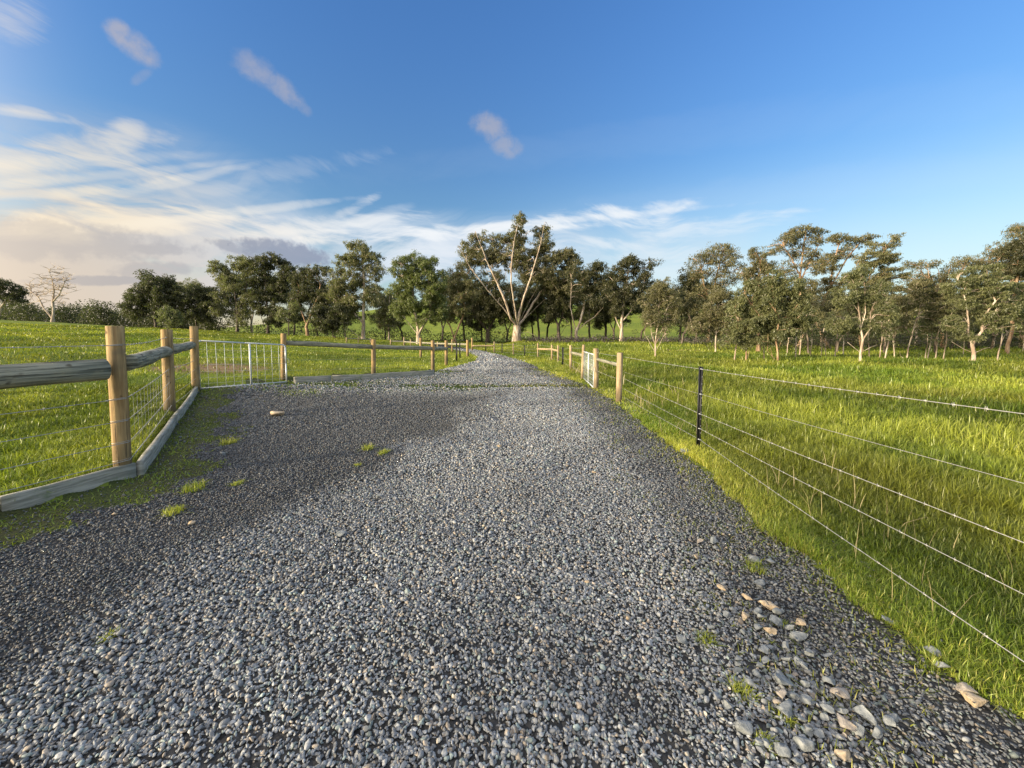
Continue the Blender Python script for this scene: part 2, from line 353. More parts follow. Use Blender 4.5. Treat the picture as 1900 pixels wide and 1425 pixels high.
class MB:
    def __init__(s): s.V, s.F4, s.F3, s.n = [], [], [], 0
    def add(s, V, F4=(), F3=()):
        V = np.asarray(V, float).reshape(-1, 3); s.V.append(V)
        if len(F4): s.F4.append(np.asarray(F4)+s.n)
        if len(F3): s.F3.append(np.asarray(F3)+s.n)
        s.n += len(V)
    def tube(s, P, R, n=8, cap=True, jit=0, rng=RNG):
        P = np.asarray(P, float); k = len(P); R = np.broadcast_to(np.asarray(R, float), (k,))
        tang = np.gradient(P, axis=0); tang /= np.linalg.norm(tang, axis=1)[:, None]+1e-9
        ref = np.array([0, 0, 1.]) if abs(tang[0][2]) < .8 else np.array([1., 0, 0])
        a = np.cross(tang, ref); a /= np.linalg.norm(a, axis=1)[:, None]; b = np.cross(tang, a)
        th = np.linspace(0, 2*np.pi, n, endpoint=False)
        rr = R[:, None]*(1+(rng.uniform(-jit, jit, (k, n)) if jit else 0))
        V = P[:, None]+a[:, None]*(np.cos(th)*rr)[..., None]+b[:, None]*(np.sin(th)*rr)[..., None]
        i = np.arange(n); j = (i+1) % n; F = []
        for q in range(k-1): F.append(np.stack([q*n+i, q*n+j, (q+1)*n+j, (q+1)*n+i], 1))
        V = V.reshape(-1, 3); F3 = []
        if cap:
            V = np.vstack([V, P[0], P[-1]]); c0 = k*n; c1 = k*n+1
            F3 = np.vstack([np.stack([j, i, np.full(n, c0)], 1), np.stack([(k-1)*n+i, (k-1)*n+j, np.full(n, c1)], 1)])
        s.add(V, np.vstack(F), F3)
    def box(s, P0, P1, th, z0, z1):
        """upright board from P0 to P1 (x, y) with thickness th; z0/z1 pairs at both ends"""
        P0, P1 = np.array(P0[:2], float), np.array(P1[:2], float); d = P1-P0; nrm = np.array([-d[1], d[0]])/np.linalg.norm(d)*th/2
        V = []
        for P, a, b in ((P0, z0[0], z1[0]), (P1, z0[1], z1[1])):
            for sg in (-1, 1):
                for z in (a, b): V.append((*(P+nrm*sg), z))
        s.add(V, [(0, 1, 3, 2), (4, 6, 7, 5), (0, 4, 5, 1), (2, 3, 7, 6), (1, 5, 7, 3), (0, 2, 6, 4)])
    def build(s, name, m, parent=None, loc=None, smooth=False):
        return mk(name, np.vstack(s.V), [np.vstack(s.F4) if s.F4 else [], np.vstack(s.F3) if s.F3 else []], m, parent, loc, smooth=smooth)
# ---------------------------------------------------------------- ground and driveway
def midg(x, y):
    return np.maximum(.95*np.exp(-((y-10.6)/.75)**2)*sm((-x-.2)/1.6)*sm((fbm(x*1.5, y*1.5, 29)-.33)*5), .55*np.exp(-((y-9.3)/.9)**2)*sm((-x-3.2)/1.5)*sm((fbm(x*1.8, y*1.8, 30)-.4)*6))
def mossf(x, y, lk): return 1-sm((lk-.08-.75*fbm(x*1.3, y*1.3, 21)-.7*(fbm(x*4, y*4, 27)-.5))/.35)
def build_ground():
    rings = np.concatenate([[.02], np.geomspace(.3, 1600, 345)])
    th = np.radians(np.concatenate([np.arange(-70, 70, .26), np.arange(70, 290, 2.2)]))
    n = len(th); X = rings[:, None]*np.sin(th); Y = rings[:, None]*np.cos(th)
    X = X.ravel(); Y = Y.ravel(); Z = terrain(X, Y); sdv = road_sd(X, Y)
    V = np.stack([X, Y, Z], 1); i = np.arange(n); j = (i+1) % n
    Fq = np.vstack([np.stack([q*n+i, q*n+j, (q+1)*n+j, (q+1)*n+i], 1) for q in range(len(rings)-1)])[:, ::-1]
    fs = sdv[Fq].mean(1) < 0
    lk = np.minimum(polyd(X, Y, RL[1:8]), 1e3)
    moss = np.maximum(mossf(X, Y, lk), midg(X, Y)*.9)
    moss = np.maximum(moss, np.exp(-((Y-10.7)/.35)**2)*sm((fbm(X*.8, Y, 22)-.3)*4)*.9)
    moss = np.maximum(moss, .75*(Y > 10.6)*(Y < 15)*sm((fbm(X*.9, Y*.7, 23)-.42)*6)*sm((-X-.2)/2))
    rk = polyd(X, Y, RR[1:9]); moss = np.maximum(moss, (1-sm((rk-.02)/.15))*.5)
    bare = np.exp(-((X+9.5)/1.8)**2-((Y-12.2)/1.6)**2)*1.1
    bare = np.maximum(bare, np.exp(-((X-9.7)/1.8)**2-((Y-28.6)/.9)**2)); bare = np.maximum(bare, np.exp(-((X-13.5)/2.5)**2-((Y-31)/.6)**2)*.9)
    for nm, sel, m, at, av in (('ground', ~fs, M['ground'], 'bare', bare), ('gravel_driveway', fs, M['road'], 'moss', moss)):
        f = Fq[sel]; u, inv = np.unique(f, return_inverse=True)
        o = mk(nm, V[u], [inv.reshape(f.shape)], m, attrs={at: av[u]}, smooth=True); tag(o, kind='structure')
build_ground()
# ---------------------------------------------------------------- gravel stones (uncountable)
def ico(sub):
    import bmesh
    bm = bmesh.new(); bmesh.ops.create_icosphere(bm, subdivisions=sub, radius=1); bm.verts.ensure_lookup_table()
    V = np.array([v.co[:] for v in bm.verts]); Fc = np.array([[v.index for v in f.verts] for f in bm.faces]); bm.free(); return V, Fc
I1, I2, I3 = ico(1), ico(2), ico(3)
def rotm(n, tilt):
    a = RNG.uniform(0, 2*np.pi, n); b = RNG.normal(0, tilt, n); c = RNG.normal(0, tilt, n)
    ca, sa, cb, sb, cc, s_ = np.cos(a), np.sin(a), np.cos(b), np.sin(b), np.cos(c), np.sin(c); Z = np.zeros(n); O = np.ones(n)
    A = np.stack([ca, -sa, Z, sa, ca, Z, Z, Z, O], 1).reshape(n, 3, 3); B = np.stack([O, Z, Z, Z, cb, -sb, Z, sb, cb], 1).reshape(n, 3, 3)
    Q = np.stack([cc, Z, s_, Z, O, Z, -s_, Z, cc], 1).reshape(n, 3, 3)
    return A@B@Q
def build_gravel():
    allV, allF, allC = [], [], []; base = 0
    for (r0, r1, sp0, tmpl) in ((.5, 2.4, .0185, I2), (2.4, 4.0, .020, I1), (4, 6.5, .0235, I1), (6.5, 10, .031, I1), (10, 17, .045, I1), (17, 34, .08, I1)):
        A = math.radians(66); area = A*(r1*r1-r0*r0); n = int(area/sp0**2*(2.5 if r0 < 3 else 2.0 if r0 < 7 else 1.4))
        r = np.sqrt(RNG.uniform(r0*r0, r1*r1, n)); t = RNG.uniform(-A, A, n); x, y = r*np.sin(t), r*np.cos(t)
        if r0 > 4: k = (x > -9) & (x < 3.2); x, y = x[k], y[k]
        s = road_sd(x, y); lk = polyd(x, y, RL[1:8]); rk = polyd(x, y, RR[1:9])
        edge = .07*(fbm(x*3, y*3, 31)-.5)*4; fine = fbm(x*1.1, y*1.1, 33)
        p = np.maximum(sm((-s+edge+.06)/.16), .12*(s < .35)*(x > 0))*np.maximum(1-mossf(x, y, lk)*1.1, .10)
        p *= 1-.8*midg(x, y); p *= .65+.35*sm((rk-.05)/.35)
        p *= 1-.75*np.exp(-((y-10.7)/.3)**2)*sm((fbm(x*.8, y, 22)-.3)*4)
        k = RNG.uniform(0, 1, len(x)) < p; x, y, lk, rk, fine = x[k], y[k], lk[k], rk[k], fine[k]; n = len(x)
        # the left side and the right shoulder are finer, dirtier gravel
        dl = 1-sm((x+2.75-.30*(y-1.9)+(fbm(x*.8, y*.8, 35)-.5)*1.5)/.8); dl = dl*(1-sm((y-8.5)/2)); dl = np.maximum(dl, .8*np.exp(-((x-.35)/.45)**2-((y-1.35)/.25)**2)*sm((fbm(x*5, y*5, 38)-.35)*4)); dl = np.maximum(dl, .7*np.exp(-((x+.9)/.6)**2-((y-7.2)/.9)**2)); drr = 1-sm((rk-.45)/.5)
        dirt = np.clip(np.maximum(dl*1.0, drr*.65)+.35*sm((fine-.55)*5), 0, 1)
        sz = sp0*(.51 if r0 < 2 else .56)*RNG.lognormal(0, .24, n)*(1-.28*dirt); sz = sz*(1-.12*np.clip(np.exp(-((x-.75-.02*y)/.32)**2)+np.exp(-((x+.95+.02*y)/.32)**2), 0, 1)); z = terrain(x, y)+sz*RNG.uniform(0, .75, n)
        shp = np.stack([RNG.uniform(.8, 1.45, n), RNG.uniform(.65, 1.05, n), RNG.uniform(.42, .8, n)], 1)*sz[:, None]
        V0, F0 = tmpl; nv = len(V0); vids = RNG.integers(0, 16, n)
        var = []
        for q in range(16):
            ax = RNG.normal(0, 1, (8, 3)); ax /= np.linalg.norm(ax, axis=1)[:, None]; W = V0.copy()
            for a in ax:
                d = W@a; cut = RNG.uniform(.35, .75); W = W-np.outer(np.maximum(d-cut, 0)*.97, a)
            var.append(W*(1+RNG.uniform(-.03, .03, (nv, 1))))
        W = np.array(var)[vids]*shp[:, None]; W = np.einsum('nij,nvj->nvi', rotm(n, .5), W)
        W = W+np.stack([x, y, z], 1)[:, None]
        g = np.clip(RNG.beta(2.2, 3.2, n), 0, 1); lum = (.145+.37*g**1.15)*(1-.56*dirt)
        trk = np.exp(-((x-.75-.02*y)/.32)**2)+np.exp(-((x+.95+.02*y)/.32)**2); lum = lum*(1+.16*trk+.5*(fbm(x*.7, y*.35, 37)-.5)); c = np.stack([lum*.97, lum*1.01, lum*1.01], 1)*1.08
        hu = RNG.uniform(0, 1, n); c[hu < .10] *= (1.22, 1.0, .78); c[(hu > .1) & (hu < .2)] *= (.9, 1.04, .97)
        k2 = hu > .988; c[k2] = c[k2]*(1.3, 1.12, .85)*1.5
        allV.append(W.reshape(-1, 3)); allF.append((F0[None]+(np.arange(n)*nv)[:, None, None]).reshape(-1, 3)+base); base += n*nv
        allC.append(np.repeat(c, nv, 0))
    o = mk('gravel', np.vstack(allV), [np.vstack(allF)], M['stone'], smooth=False, cattr=np.vstack(allC))
    tag(o, 'loose blue grey crushed stone covering the driveway', 'gravel', kind='stuff')
    print('gravel verts', base)
build_gravel()
# ---------------------------------------------------------------- grass blades (uncountable)
def blades(x, y, L, W, colr, lean=.35, z=None):
    n = len(x); z = terrain(x, y)-.01 if z is None else z
    a = RNG.uniform(0, 2*np.pi, n); d = np.stack([np.cos(a), np.sin(a), np.zeros(n)], 1)
    b = a+np.pi/2+RNG.normal(0, .5, n); w = np.stack([np.cos(b), np.sin(b), np.zeros(n)], 1)*(W/2)[:, None]
    ln = np.abs(RNG.normal(0, lean, n))+.08; P = np.stack([x, y, z], 1); up = np.array([0, 0, 1.])
    V = []
    for t, wf in ((0, 1), (.4, .85), (.75, .55)):
        c = P+d*(L*ln*t**1.8*1.1)[:, None]+up*(L*(t-.30*ln*t*t))[:, None]
        V += [c-w*wf, c+w*wf]
    V.append(P+d*(L*ln*1.1)[:, None]+up*(L*(1-.42*ln))[:, None])
    V = np.stack(V, 1); i = (np.arange(n)*7)[:, None]
    F4 = np.vstack([i+[0, 1, 3, 2], i+[2, 3, 5, 4]]); F3 = i+[4, 5, 6]
    sh = np.array([.55, .55, .85, .85, 1, 1, 1.1]) 
    return V.reshape(-1, 3), F4, F3, np.repeat(colr, 7, 0)
def gcol(n, x, y, dry=.0):
    a = np.array([.10, .165, .016]); b = np.array([.31, .34, .050]); y3 = np.array([.46, .42, .12])
    f = np.clip(sm(fbm(x*.45, y*.45, 41)*2.2-.6)*.75+.35*(fbm(x*2.2, y*2.2, 43)-.5)+RNG.uniform(0, .35, n), 0, 1)[:, None]
    c = a+(b-a)*f; k = RNG.uniform(0, 1, n) < .03+dry; c[k] = c[k]*.5+y3*.5*RNG.uniform(.6, 1.1, (k.sum(), 1))
    c = c*(.78+.50*sm(fbm(x*.22, y*.3, 44)*2.2-.6))[:, None]*(1-.18*np.exp(-((x-3.3)/1.0)**2)*(y < 9)*(x > 2.5))[:, None]
    return c*RNG.uniform(.75, 1.25, (n, 1))
def verge(c, s, right): return c*(1+(np.array([.62, .52, .6])*np.exp(-(s/.42)**2)[:, None])*right[:, None])  # sunlit yellow edge of the right verge painted into the blade colour
class Acc:
    def __init__(s): s.V, s.F4, s.F3, s.Cc, s.n = [], [], [], [], 0
    def add(s, b):
        V, F4, F3, c = b; s.V.append(V); s.F4.append(F4+s.n); s.F3.append(F3+s.n); s.Cc.append(c); s.n += len(V)
    def build(s, name): return mk(name, np.vstack(s.V), [np.vstack(s.F4), np.vstack(s.F3)], M['grass'], cattr=np.vstack(s.Cc))
def build_grass():
    acc = Acc()
    def field(n, r0, r1, t0, t1, dens_len):
        u = RNG.uniform(0, 1, n); r = r0+(r1-r0)*u; t = np.radians(RNG.uniform(t0, t1, n))
        return r*np.sin(t), r*np.cos(t), r
    # (count, radius range, azimuth range)
    for (n, r0, r1, t0, t1) in ((210000, 1.5, 7, 12, 68), (170000, 6.5, 30, 2, 60), (130000, 2.5, 12, -68, -18), (140000, 11, 60, -62, 2), (40000, 28, 62, -6, 58)):
        x, y, r = field(n, r0, r1, t0, t1, 0)
        s = road_sd(x, y); edge = .13*(fbm(x*2.5, y*2.5, 51)-.5)*2.4+.26*(fbm(x*.9, y*.9, 55)-.5); right = x > 0
        bareg = np.exp(-((x+9.5)/1.6)**2-((y-12.2)/1.4)**2)
        lk = polyd(x, y, RL[1:8])
        keep = (s > np.where(right | (y > 11), edge, .03)) & (RNG.uniform(0, 1, n) > bareg*.9) 
        x, y, r, s, right = x[keep], y[keep], r[keep], s[keep], right[keep]; m = len(x)
        hn = fbm(x*1.1, y*1.1, 52); tall = sm((s-.5)/1.2)*right
        L = (.045+.05*hn+.10*tall*(.5+hn)+.015*(~right))*RNG.uniform(.6, 1.35, m)
        L = L*(1+.15*sm((r-8)/20))*(.8+.55*sm(fbm(x*2.6, y*2.6, 54)*2.4-.7))
        W = np.maximum(.0036, r*.00135)*RNG.uniform(.7, 1.3, m)
        dry = .16*np.exp(-(s/.25)**2)*right+.10*sm((fbm(x*.6, y*.6, 53)-.55)*6)
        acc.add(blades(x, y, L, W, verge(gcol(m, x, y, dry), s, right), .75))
    # short grass creeping over the gravel edges
    n = 170000; r = RNG.uniform(1.6, 16, n); t = np.radians(RNG.uniform(-64, 50, n)); x, y = r*np.sin(t), r*np.cos(t)
    s = road_sd(x, y); lk = polyd(x, y, RL[1:8]); rk = polyd(x, y, RR[1:9])
    mo = mossf(x, y, lk)*(.25+.75*sm((fbm(x*5, y*5, 28)-.3)*4)); mo = np.maximum(mo, midg(x, y)); mo = np.maximum(mo, .95*np.exp(-((y-10.75)/.28)**2)*sm((fbm(x*.8, y, 22)-.3)*4))
    mo = np.maximum(mo, .6*(y > 10.6)*(y < 15)*sm((fbm(x*.9, y*.7, 23)-.42)*6)*sm((-x-.2)/2))
    mo = np.maximum(mo, (1-sm((rk-.05-.25*fbm(x*2, y*2, 25))/.25))*.8); mo = np.maximum(mo, .3*(1-sm((rk-.75)/.4))*sm((fbm(x*2.2, y*2.2, 26)-.47)*9))
    k = (s < 0.02) & (RNG.uniform(0, 1, n) < mo) & (y > .5); x, y, r = x[k], y[k], r[k]; m = len(x)
    L = RNG.uniform(.018, .05, m)*(1+.03*r)*(1+.15*(x > 0)); W = np.maximum(.004, r*.0019)
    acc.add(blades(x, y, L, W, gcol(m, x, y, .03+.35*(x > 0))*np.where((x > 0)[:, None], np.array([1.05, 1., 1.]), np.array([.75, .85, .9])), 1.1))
    # straw stalks on the right verge
    n = 800; y = RNG.uniform(1.3, 16, n); x = 2.35+RNG.normal(.25, .35, n)+.6*(RNG.uniform(0, 1, n) < .3)*RNG.uniform(0, 3, n)
    k = (fbm(x*1.2, y*.9, 61) > .56) & (road_sd(x, y) > .08); x, y = x[k], y[k]; m = len(x)
    st = np.array([.50, .42, .22])*RNG.uniform(.6, 1.1, (m, 1))
    acc.add(blades(x, y, RNG.uniform(.16, .38, m), np.maximum(.0035, y*.0017), st, .4))
    o = acc.build('grass'); tag(o, 'lush green paddock grass with yellowing blades', 'grass', kind='stuff'); print('grass verts', acc.n)
build_grass()
# tufts growing alone in the gravel
TU = [(425, 823, 42, 'low bright tuft of grass alone on the left gravel, between kerb and driveway centre'), (358, 909, 62, 'widest fresh green grass tuft beside the near end of the left kerb boards'),
      (322, 952, 50, 'sparse flat grass tuft just below the widest tuft near the left kerb'), (440, 899, 28, 'thin little tuft right of the widest tuft by the left kerb'),
      (682, 834, 34, 'small pale star-shaped weed tuft in the middle of the dark gravel'), (663, 864, 20, 'tiny pale weed below the star-shaped tuft on the dark gravel'), (712, 842, 30, 'low brownish tuft right beside the pale star-shaped weed'),
      (1400, 1056, 58, 'yellowish grass tuft growing behind the group of tan stones'), (1310, 1190, 52, 'dark green tuft on the gravel left of the tan stones'),
      (1378, 1285, 64, 'straggly green tuft among grey stones left of the large bluish stone'), (1420, 1378, 56, 'green tuft between stones at the bottom edge of the gravel'), (1452, 1160, 34, 'dark thin tuft growing between the tan stones'),
      (1455, 1330, 50, 'dull green tuft below the large bluish stone'), (1725, 1245, 50, 'brownish flat tuft on bare gravel near the right verge'), (208, 1180, 40, 'small tuft on coarse gravel at lower left')]
for (px, py, wpx, lab) in TU:
    c = G(px, py); R_ = wpx/F*c[1]/2; n = int(70+wpx*1.2)
    a = RNG.uniform(0, 2*np.pi, n); q = np.sqrt(RNG.uniform(0, 1, n))*R_*.55; x = c[0]+q*np.cos(a); y = c[1]+q*np.sin(a)*1.3
    A = Acc(); A.add(blades(x, y, RNG.uniform(.45, 1.0, n)*min(R_*.9, .12), np.maximum(.0035, c[1]*.0016)*np.ones(n), gcol(n, x, y, .15)*1.15, .9))
    V = np.vstack(A.V); o = mk('grass_tuft', V, [np.vstack(A.F4), np.vstack(A.F3)], M['grass'], loc=c, cattr=np.vstack(A.Cc)); tag(o, lab, 'grass tuft', 'tufts of grass growing in the gravel')
# ---------------------------------------------------------------- loose stones
def rock(px, py, wpx, hf, m, label, group=None, seed=0):
    rg = np.random.default_rng(seed+int(px*7+py)); c = G(px, py); R_ = wpx/F*np.hypot(c[1], 0)/2*1.0
    V0, F0 = I3; W = V0.copy()
    for q in range(13):
        a = rg.normal(0, 1, 3); a /= np.linalg.norm(a); d = W@a; W = W-np.outer(np.maximum(d-rg.uniform(.22, .6), 0), a)
    W = W*(1+.05*(fbm(W[:, 0]*3+9, W[:, 1]*3+W[:, 2]*2, seed)-.5)[:, None]); W = W/np.abs(W).max(0)
    W = W*np.array([1, rg.uniform(.6, .85), hf])*R_; t = rg.uniform(-.5, .5); ct, st = math.cos(t), math.sin(t)
    W = W@np.array([[ct, st, 0], [-st, ct, 0], [0, 0, 1]]); W[:, 2] += R_*hf*.55+.014*min(1, R_/.03); W[:, 2] += W[:, 0]*rg.uniform(-.15, .15)
    o = mk('rock', W+c, [F0], M[m], loc=c); tag(o, label, 'rock', group); return o
rock(523, 772, 40, .34, 'rock_tan', 'flat tan rock lying alone on the dark gravel in front of the left gate')
GRP = 'loose stones scattered in the gravel on the right'
def z2(x, y): return 1250+x/2.923, 950+y/2.923
for (x, y, wd, m, lab) in ((140, 172, 60, 'rock_pink', 'small pinkish oblong stone at the far end of the loose stones'), (125, 252, 52, 'rock_tan', 'small tan stone just nearer than the pinkish oblong one'),
        (268, 434, 66, 'rock_tan', 'pale oblong stone left of the yellowish grass tuft'), (405, 489, 70, 'rock_tan', 'tan flat stone upper left of the pale layered rock'),
        (518, 534, 112, 'rock_tan', 'long pale layered rock at the top of the tan stone group'), (388, 585, 68, 'rock_tan', 'tilted tan stone left of the tan stone group'),
        (560, 615, 105, 'rock_grey', 'greenish grey flat rock in the middle of the tan stone group'), (520, 660, 72, 'rock_tan', 'broken orange-tan stone against the lower edge of the greenish grey rock'),
        (692, 620, 88, 'rock_tan', 'smooth bright tan stone at the right end of the tan stone group'), (680, 692, 110, 'rock_grey', 'broad flat grey-green stone below the bright tan one'),
        (578, 945, 132, 'rock_grey', 'largest bluish angular stone with a sharp top edge'), (575, 1012, 80, 'rock_pink', 'brownish stone tucked under the large bluish stone'),
        (1015, 1122, 132, 'rock_grey', 'wide rough grey stone right of the rounded pebble'), (945, 1188, 122, 'rock_pink', 'pinkish tan wedge-shaped rock near the lower edge'),
        (905, 1350, 104, 'rock_tan', 'tan rock cut by the bottom edge of the view'), (1590, 978, 128, 'rock_pink', 'reddish flat stone against the right grass verge'),
        (1632, 1040, 130, 'rock_tan', 'long tan flat stone below the reddish one by the verge'), (1105, 1218, 92, 'rock_grey', 'kite-shaped grey stone right of the pinkish tan wedge'),
        (835, 800, 66, 'rock_grey', 'single light grey angular stone right of the stone scatter'), (895, 1005, 102, 'rock_pink', 'brown-grey oval rock standing right of the large bluish stone')):
    px, py = z2(x, y); rock(px, py, wd/2.923, .45, m, lab, GRP)
for k, (x, y, wd) in enumerate(((630, 640, 62), (455, 644, 62), (455, 398, 72), (490, 770, 62), (605, 750, 64), (497, 817, 72), (615, 820, 70), (465, 842, 52), (570, 883, 52), (458, 903, 62), (420, 958, 76), (145, 987, 62), (290, 1068, 82),
        (725, 1042, 82), (612, 1090, 118), (828, 1090, 70), (365, 1184, 118), (720, 1296, 122), (600, 1322, 112), (45, 724, 82), (1155, 603, 72), (1412, 783, 84), (1458, 853, 92), (1258, 1365, 92), (345, 832, 42), (440, 272, 66), (530, 288, 60),
        (320, 540, 40), (470, 585, 60), (520, 752, 60), (545, 808, 52), (650, 1010, 70), (735, 1205, 74), (670, 1370, 74), (1170, 1165, 90), (820, 1130, 50))):
    px, py = z2(x, y); rock(px, py, wd/2.923, .5, 'rock_grey', 'dull grey angular stone half sunk in the gravel of the right-hand stone scatter', 'dull grey stones of the right-hand scatter', k)
rr_ = random.Random(3)
for k in range(42):
    t = rr_.random(); px = 1300+t*215+rr_.gauss(0, 22+t*70); py = 1010+t*400+rr_.gauss(0, 25); 
    if px < 1850: rock(px, py, rr_.uniform(9, 22)+t*8, .55, 'rock_grey', 'dull grey angular stone half sunk in the gravel of the right-hand stone scatter', 'dull grey stones of the right-hand scatter', 100+k)
for k, (px, py, wd, m, lab) in enumerate(((355, 976, 16, 'rock_tan', 'whitish stone on the dark gravel below the left kerb corner'), (1165, 1153, 18, 'rock_tan', 'small tan stone on clean gravel left of the stone scatter'), (1102, 879, 10, 'rock_tan', 'tiny yellowish pebble far up the right half of the driveway'),
        (703, 925, 14, 'rock_grey', 'pale bluish stone in the middle of the driveway'), (1090, 1082, 12, 'rock_tan', 'tiny cream pebble mid driveway above the small tan stone'), (632, 994, 24, 'rock_grey', 'light grey flat stone lower left of the pale bluish stone'), (928, 830, 12, 'rock_tan', 'pale pebble far up the middle of the driveway'),
        (1268, 842, 26, 'rock_grey', 'dark grey stone at the grass edge beside the black steel picket'), (212, 958, 12, 'rock_tan', 'white chip of stone on the moss beside the left kerb'), (415, 845, 14, 'rock_grey', 'small dark stone below the bright lone tuft on the left'))):
    rock(px, py, wd, .45, m, lab, 'single stones on the driveway', k)
# ---------------------------------------------------------------- fences
def post_mesh(P, z0, z1, r, lean=(0, 0), n=14, sink=.12):
    mb = MB(); k = 7; t = np.linspace(0, 1, k); zz = z0-sink+(z1-z0+sink)*t
    pts = np.stack([P[0]+lean[0]*t, P[1]+lean[1]*t, zz], 1); pts = np.vstack([pts, pts[-1]+[0, 0, .006]])
    rr = np.concatenate([r*(1.04-.05*t), [r*.93]])
    mb.tube(pts, rr, n, jit=.018); return mb
def add_post(root, px, py0, py1, wpx, m='post', name='post', y=None, ptop=None):
    """post whose foot is at photo pixel (px, py0) and whose top is at height py1"""
    g = G(px, py0) if y is None else None
    if g is None:
        z = 0; x = xat(px, y, 0)
        for _ in range(3): z = T(x, y); x = xat(px, y, z)
        g = np.array([x, y, z])
    zt = zat(py1, g[1]); r = wpx/F*g[1]/2*g[1]/math.hypot(g[0], g[1])
    xt = xat(ptop if ptop is not None else px, g[1], zt)
    post_mesh(g, g[2], zt, r, (xt-g[0], 0)).build(name, M[m], root)
    return np.array([g[0], g[1], g[2], zt, r, xt-g[0]])
def add_picket(root, px, py0, py1, y=None, wpx=9):
    g = G(px, py0); zt = zat(py1, g[1]); h = zt-g[2]; s = wpx/F*g[1]*.5; mb = MB()
    # Y section: three fins
    for a in (math.radians(95), math.radians(215), math.radians(335)):
        e = np.array([math.cos(a), math.sin(a)])*s*1.15
        mb.box(g[:2], g[:2]+e, s*.32, (g[2]-.1, g[2]-.1), (zt, zt-.004))
    o = mb.build('star_picket', M['black'], root)
    if g[1] < 8:
        for q in range(11):
            z = g[2]+.12+q*(h-.16)/10; hb = MB()
            c = np.array([g[0]+.5*s, g[1]-s*1.05, z]); hb.tube([c-[0, .002, 0], c+[0, .003, 0]], .0035, 6)
            hb.build('stud', M['galv'], root)
    return np.array([g[0], g[1], g[2], zt, s])
def rail(root, A, B, r, name='rail', m='rail', sag=.0):
    A, B = np.array(A, float), np.array(B, float); t = np.linspace(0, 1, 12)[:, None]; P = A+(B-A)*t
    P[:, 2] += np.sin(t[:, 0]*7+A[0])*r*.07-sag*np.sin(t[:, 0]*np.pi)
    mb = MB(); mb.tube(P, r*(1+.06*np.sin(t[:, 0]*11+A[1])), 14, jit=.03); return mb.build(name, M[m], root, smooth=True)
def wire(root, pts, r=.0026, barb=False, sag=.012, name='wire'):
    pts = [np.array(p, float) for p in pts]; mb = MB()
    for a, b in zip(pts[:-1], pts[1:]):
        t = np.linspace(0, 1, 9)[:, None]; P = a+(b-a)*t; P[:, 2] -= sag*np.sin(t[:, 0]*np.pi); mb.tube(P, r, 5, cap=False)
        if barb:
            L = np.linalg.norm(b-a); k = int(L/.14); d = (b-a)/L
            for q in range(1, k):
                c = a+(b-a)*q/k; c = c-[0, 0, sag*math.sin(math.pi*q/k)]
                mb.tube([c-d*.012, c+d*.012], r*1.4, 5)
                for s in (-1, 1):
                    th = RNG.uniform(0, 6.28); v = np.array([.3*math.cos(th), .6*math.cos(th), math.sin(th)])*.012
                    mb.tube([c-v+d*.004*s, c+v+d*.004*s], r*.7, 3)
    return mb.build(name, M['wire'], root)
# --- left corner fence (three big posts, three rails)
g1 = G(228, 880)
f1 = empty('post_and_rail_fence', g1, 'near left post and rail fence turning a corner at the thick foreground post', 'fence')
A1 = add_post(f1, 228, 874, 606, 37, ptop=213); A2 = add_post(f1, 315, 764, 612, 23, ptop=309); A3 = add_post(f1, 363, 724, 606, 16.5, ptop=360)
def on(A, py, px=None):
    z = zat(py, A[1]); return np.array([A[0] if px is None else xat(px, A[1], z), A[1], z])
dirL = np.array([-4.12, 3.0])-np.array([-3.86, 3.85]); dirL /= np.linalg.norm(dirL)
L0 = A1[:2]+dirL*5.2
p1 = on(A1, 684); 
zr = p1[2]
rail(f1, (A1[0]+.03+.10*dirL[1]*0, A1[1]-.13, zr), (L0[0]+.02, L0[1]-.1, zr+.02), .105, sag=0)
rail(f1, (A1[0]+.02, A1[1]+.10, zat(676, A1[1])+.0), (A2[0]+.02, A2[1]-.02, zat(652, A2[1])), .085)
rail(f1, (A2[0]+.02, A2[1]+.06, zat(650, A2[1])), (A3[0]+.0, A3[1]-.03, zat(640, A3[1])), .085)
post_mesh((L0[0], L0[1]), T(L0[0], L0[1]), A1[3]+.0, .10).build('post', M['post'], f1)
L0z = T(L0[0], L0[1])
for k, h in enumerate((1.27, .74, .52, .30, .12)):
    w0 = (L0[0]+.1, L0[1], L0z+h); wa = (A1[0]+.10, A1[1]-.02, A1[2]+h); wb = (A2[0]+.08, A2[1]-.05, A2[2]+h*.98); wc = (A3[0]+.06, A3[1]-.05, A3[2]+h*.95)
    wire(f1, [w0, wa, wb, wc], .0032, barb=(k == 1 or k == 0), sag=.02)
    o = MB(); th = np.linspace(0, 2*np.pi, 15); zt = A1[2]+h
    o.tube(np.stack([A1[0]+A1[5]*(h+.12)/(A1[3]-A1[2]+.12)+(A1[4]*1.035)*np.cos(th), A1[1]+(A1[4]*1.035)*np.sin(th), np.full(15, zt)+.01*np.cos(th)], 1), .0022, 5, cap=False); o.build('wire_tie', M['wire'], f1)
# a strip of loose netting against the middle span
nb = MB()
for q in range(14):
    t = .10+q*.06; P = A1[:2]+(A2[:2]-A1[:2])*t; z0 = A1[2]+(A2[2]-A1[2])*t
    nb.tube([(P[0]+.1, P[1]-.03, z0+.05), (P[0]+.11, P[1]-.03, z0+.74)], .0016, 4)
for q in range(5):
    z = .12+q*.15; nb.tube([(A1[0]+.11, A1[1], A1[2]+z+.03), (A2[0]+.09, A2[1]-.05, A2[2]+z)], .0014, 4)
nb.build('wire_netting', M['wire'], f1)
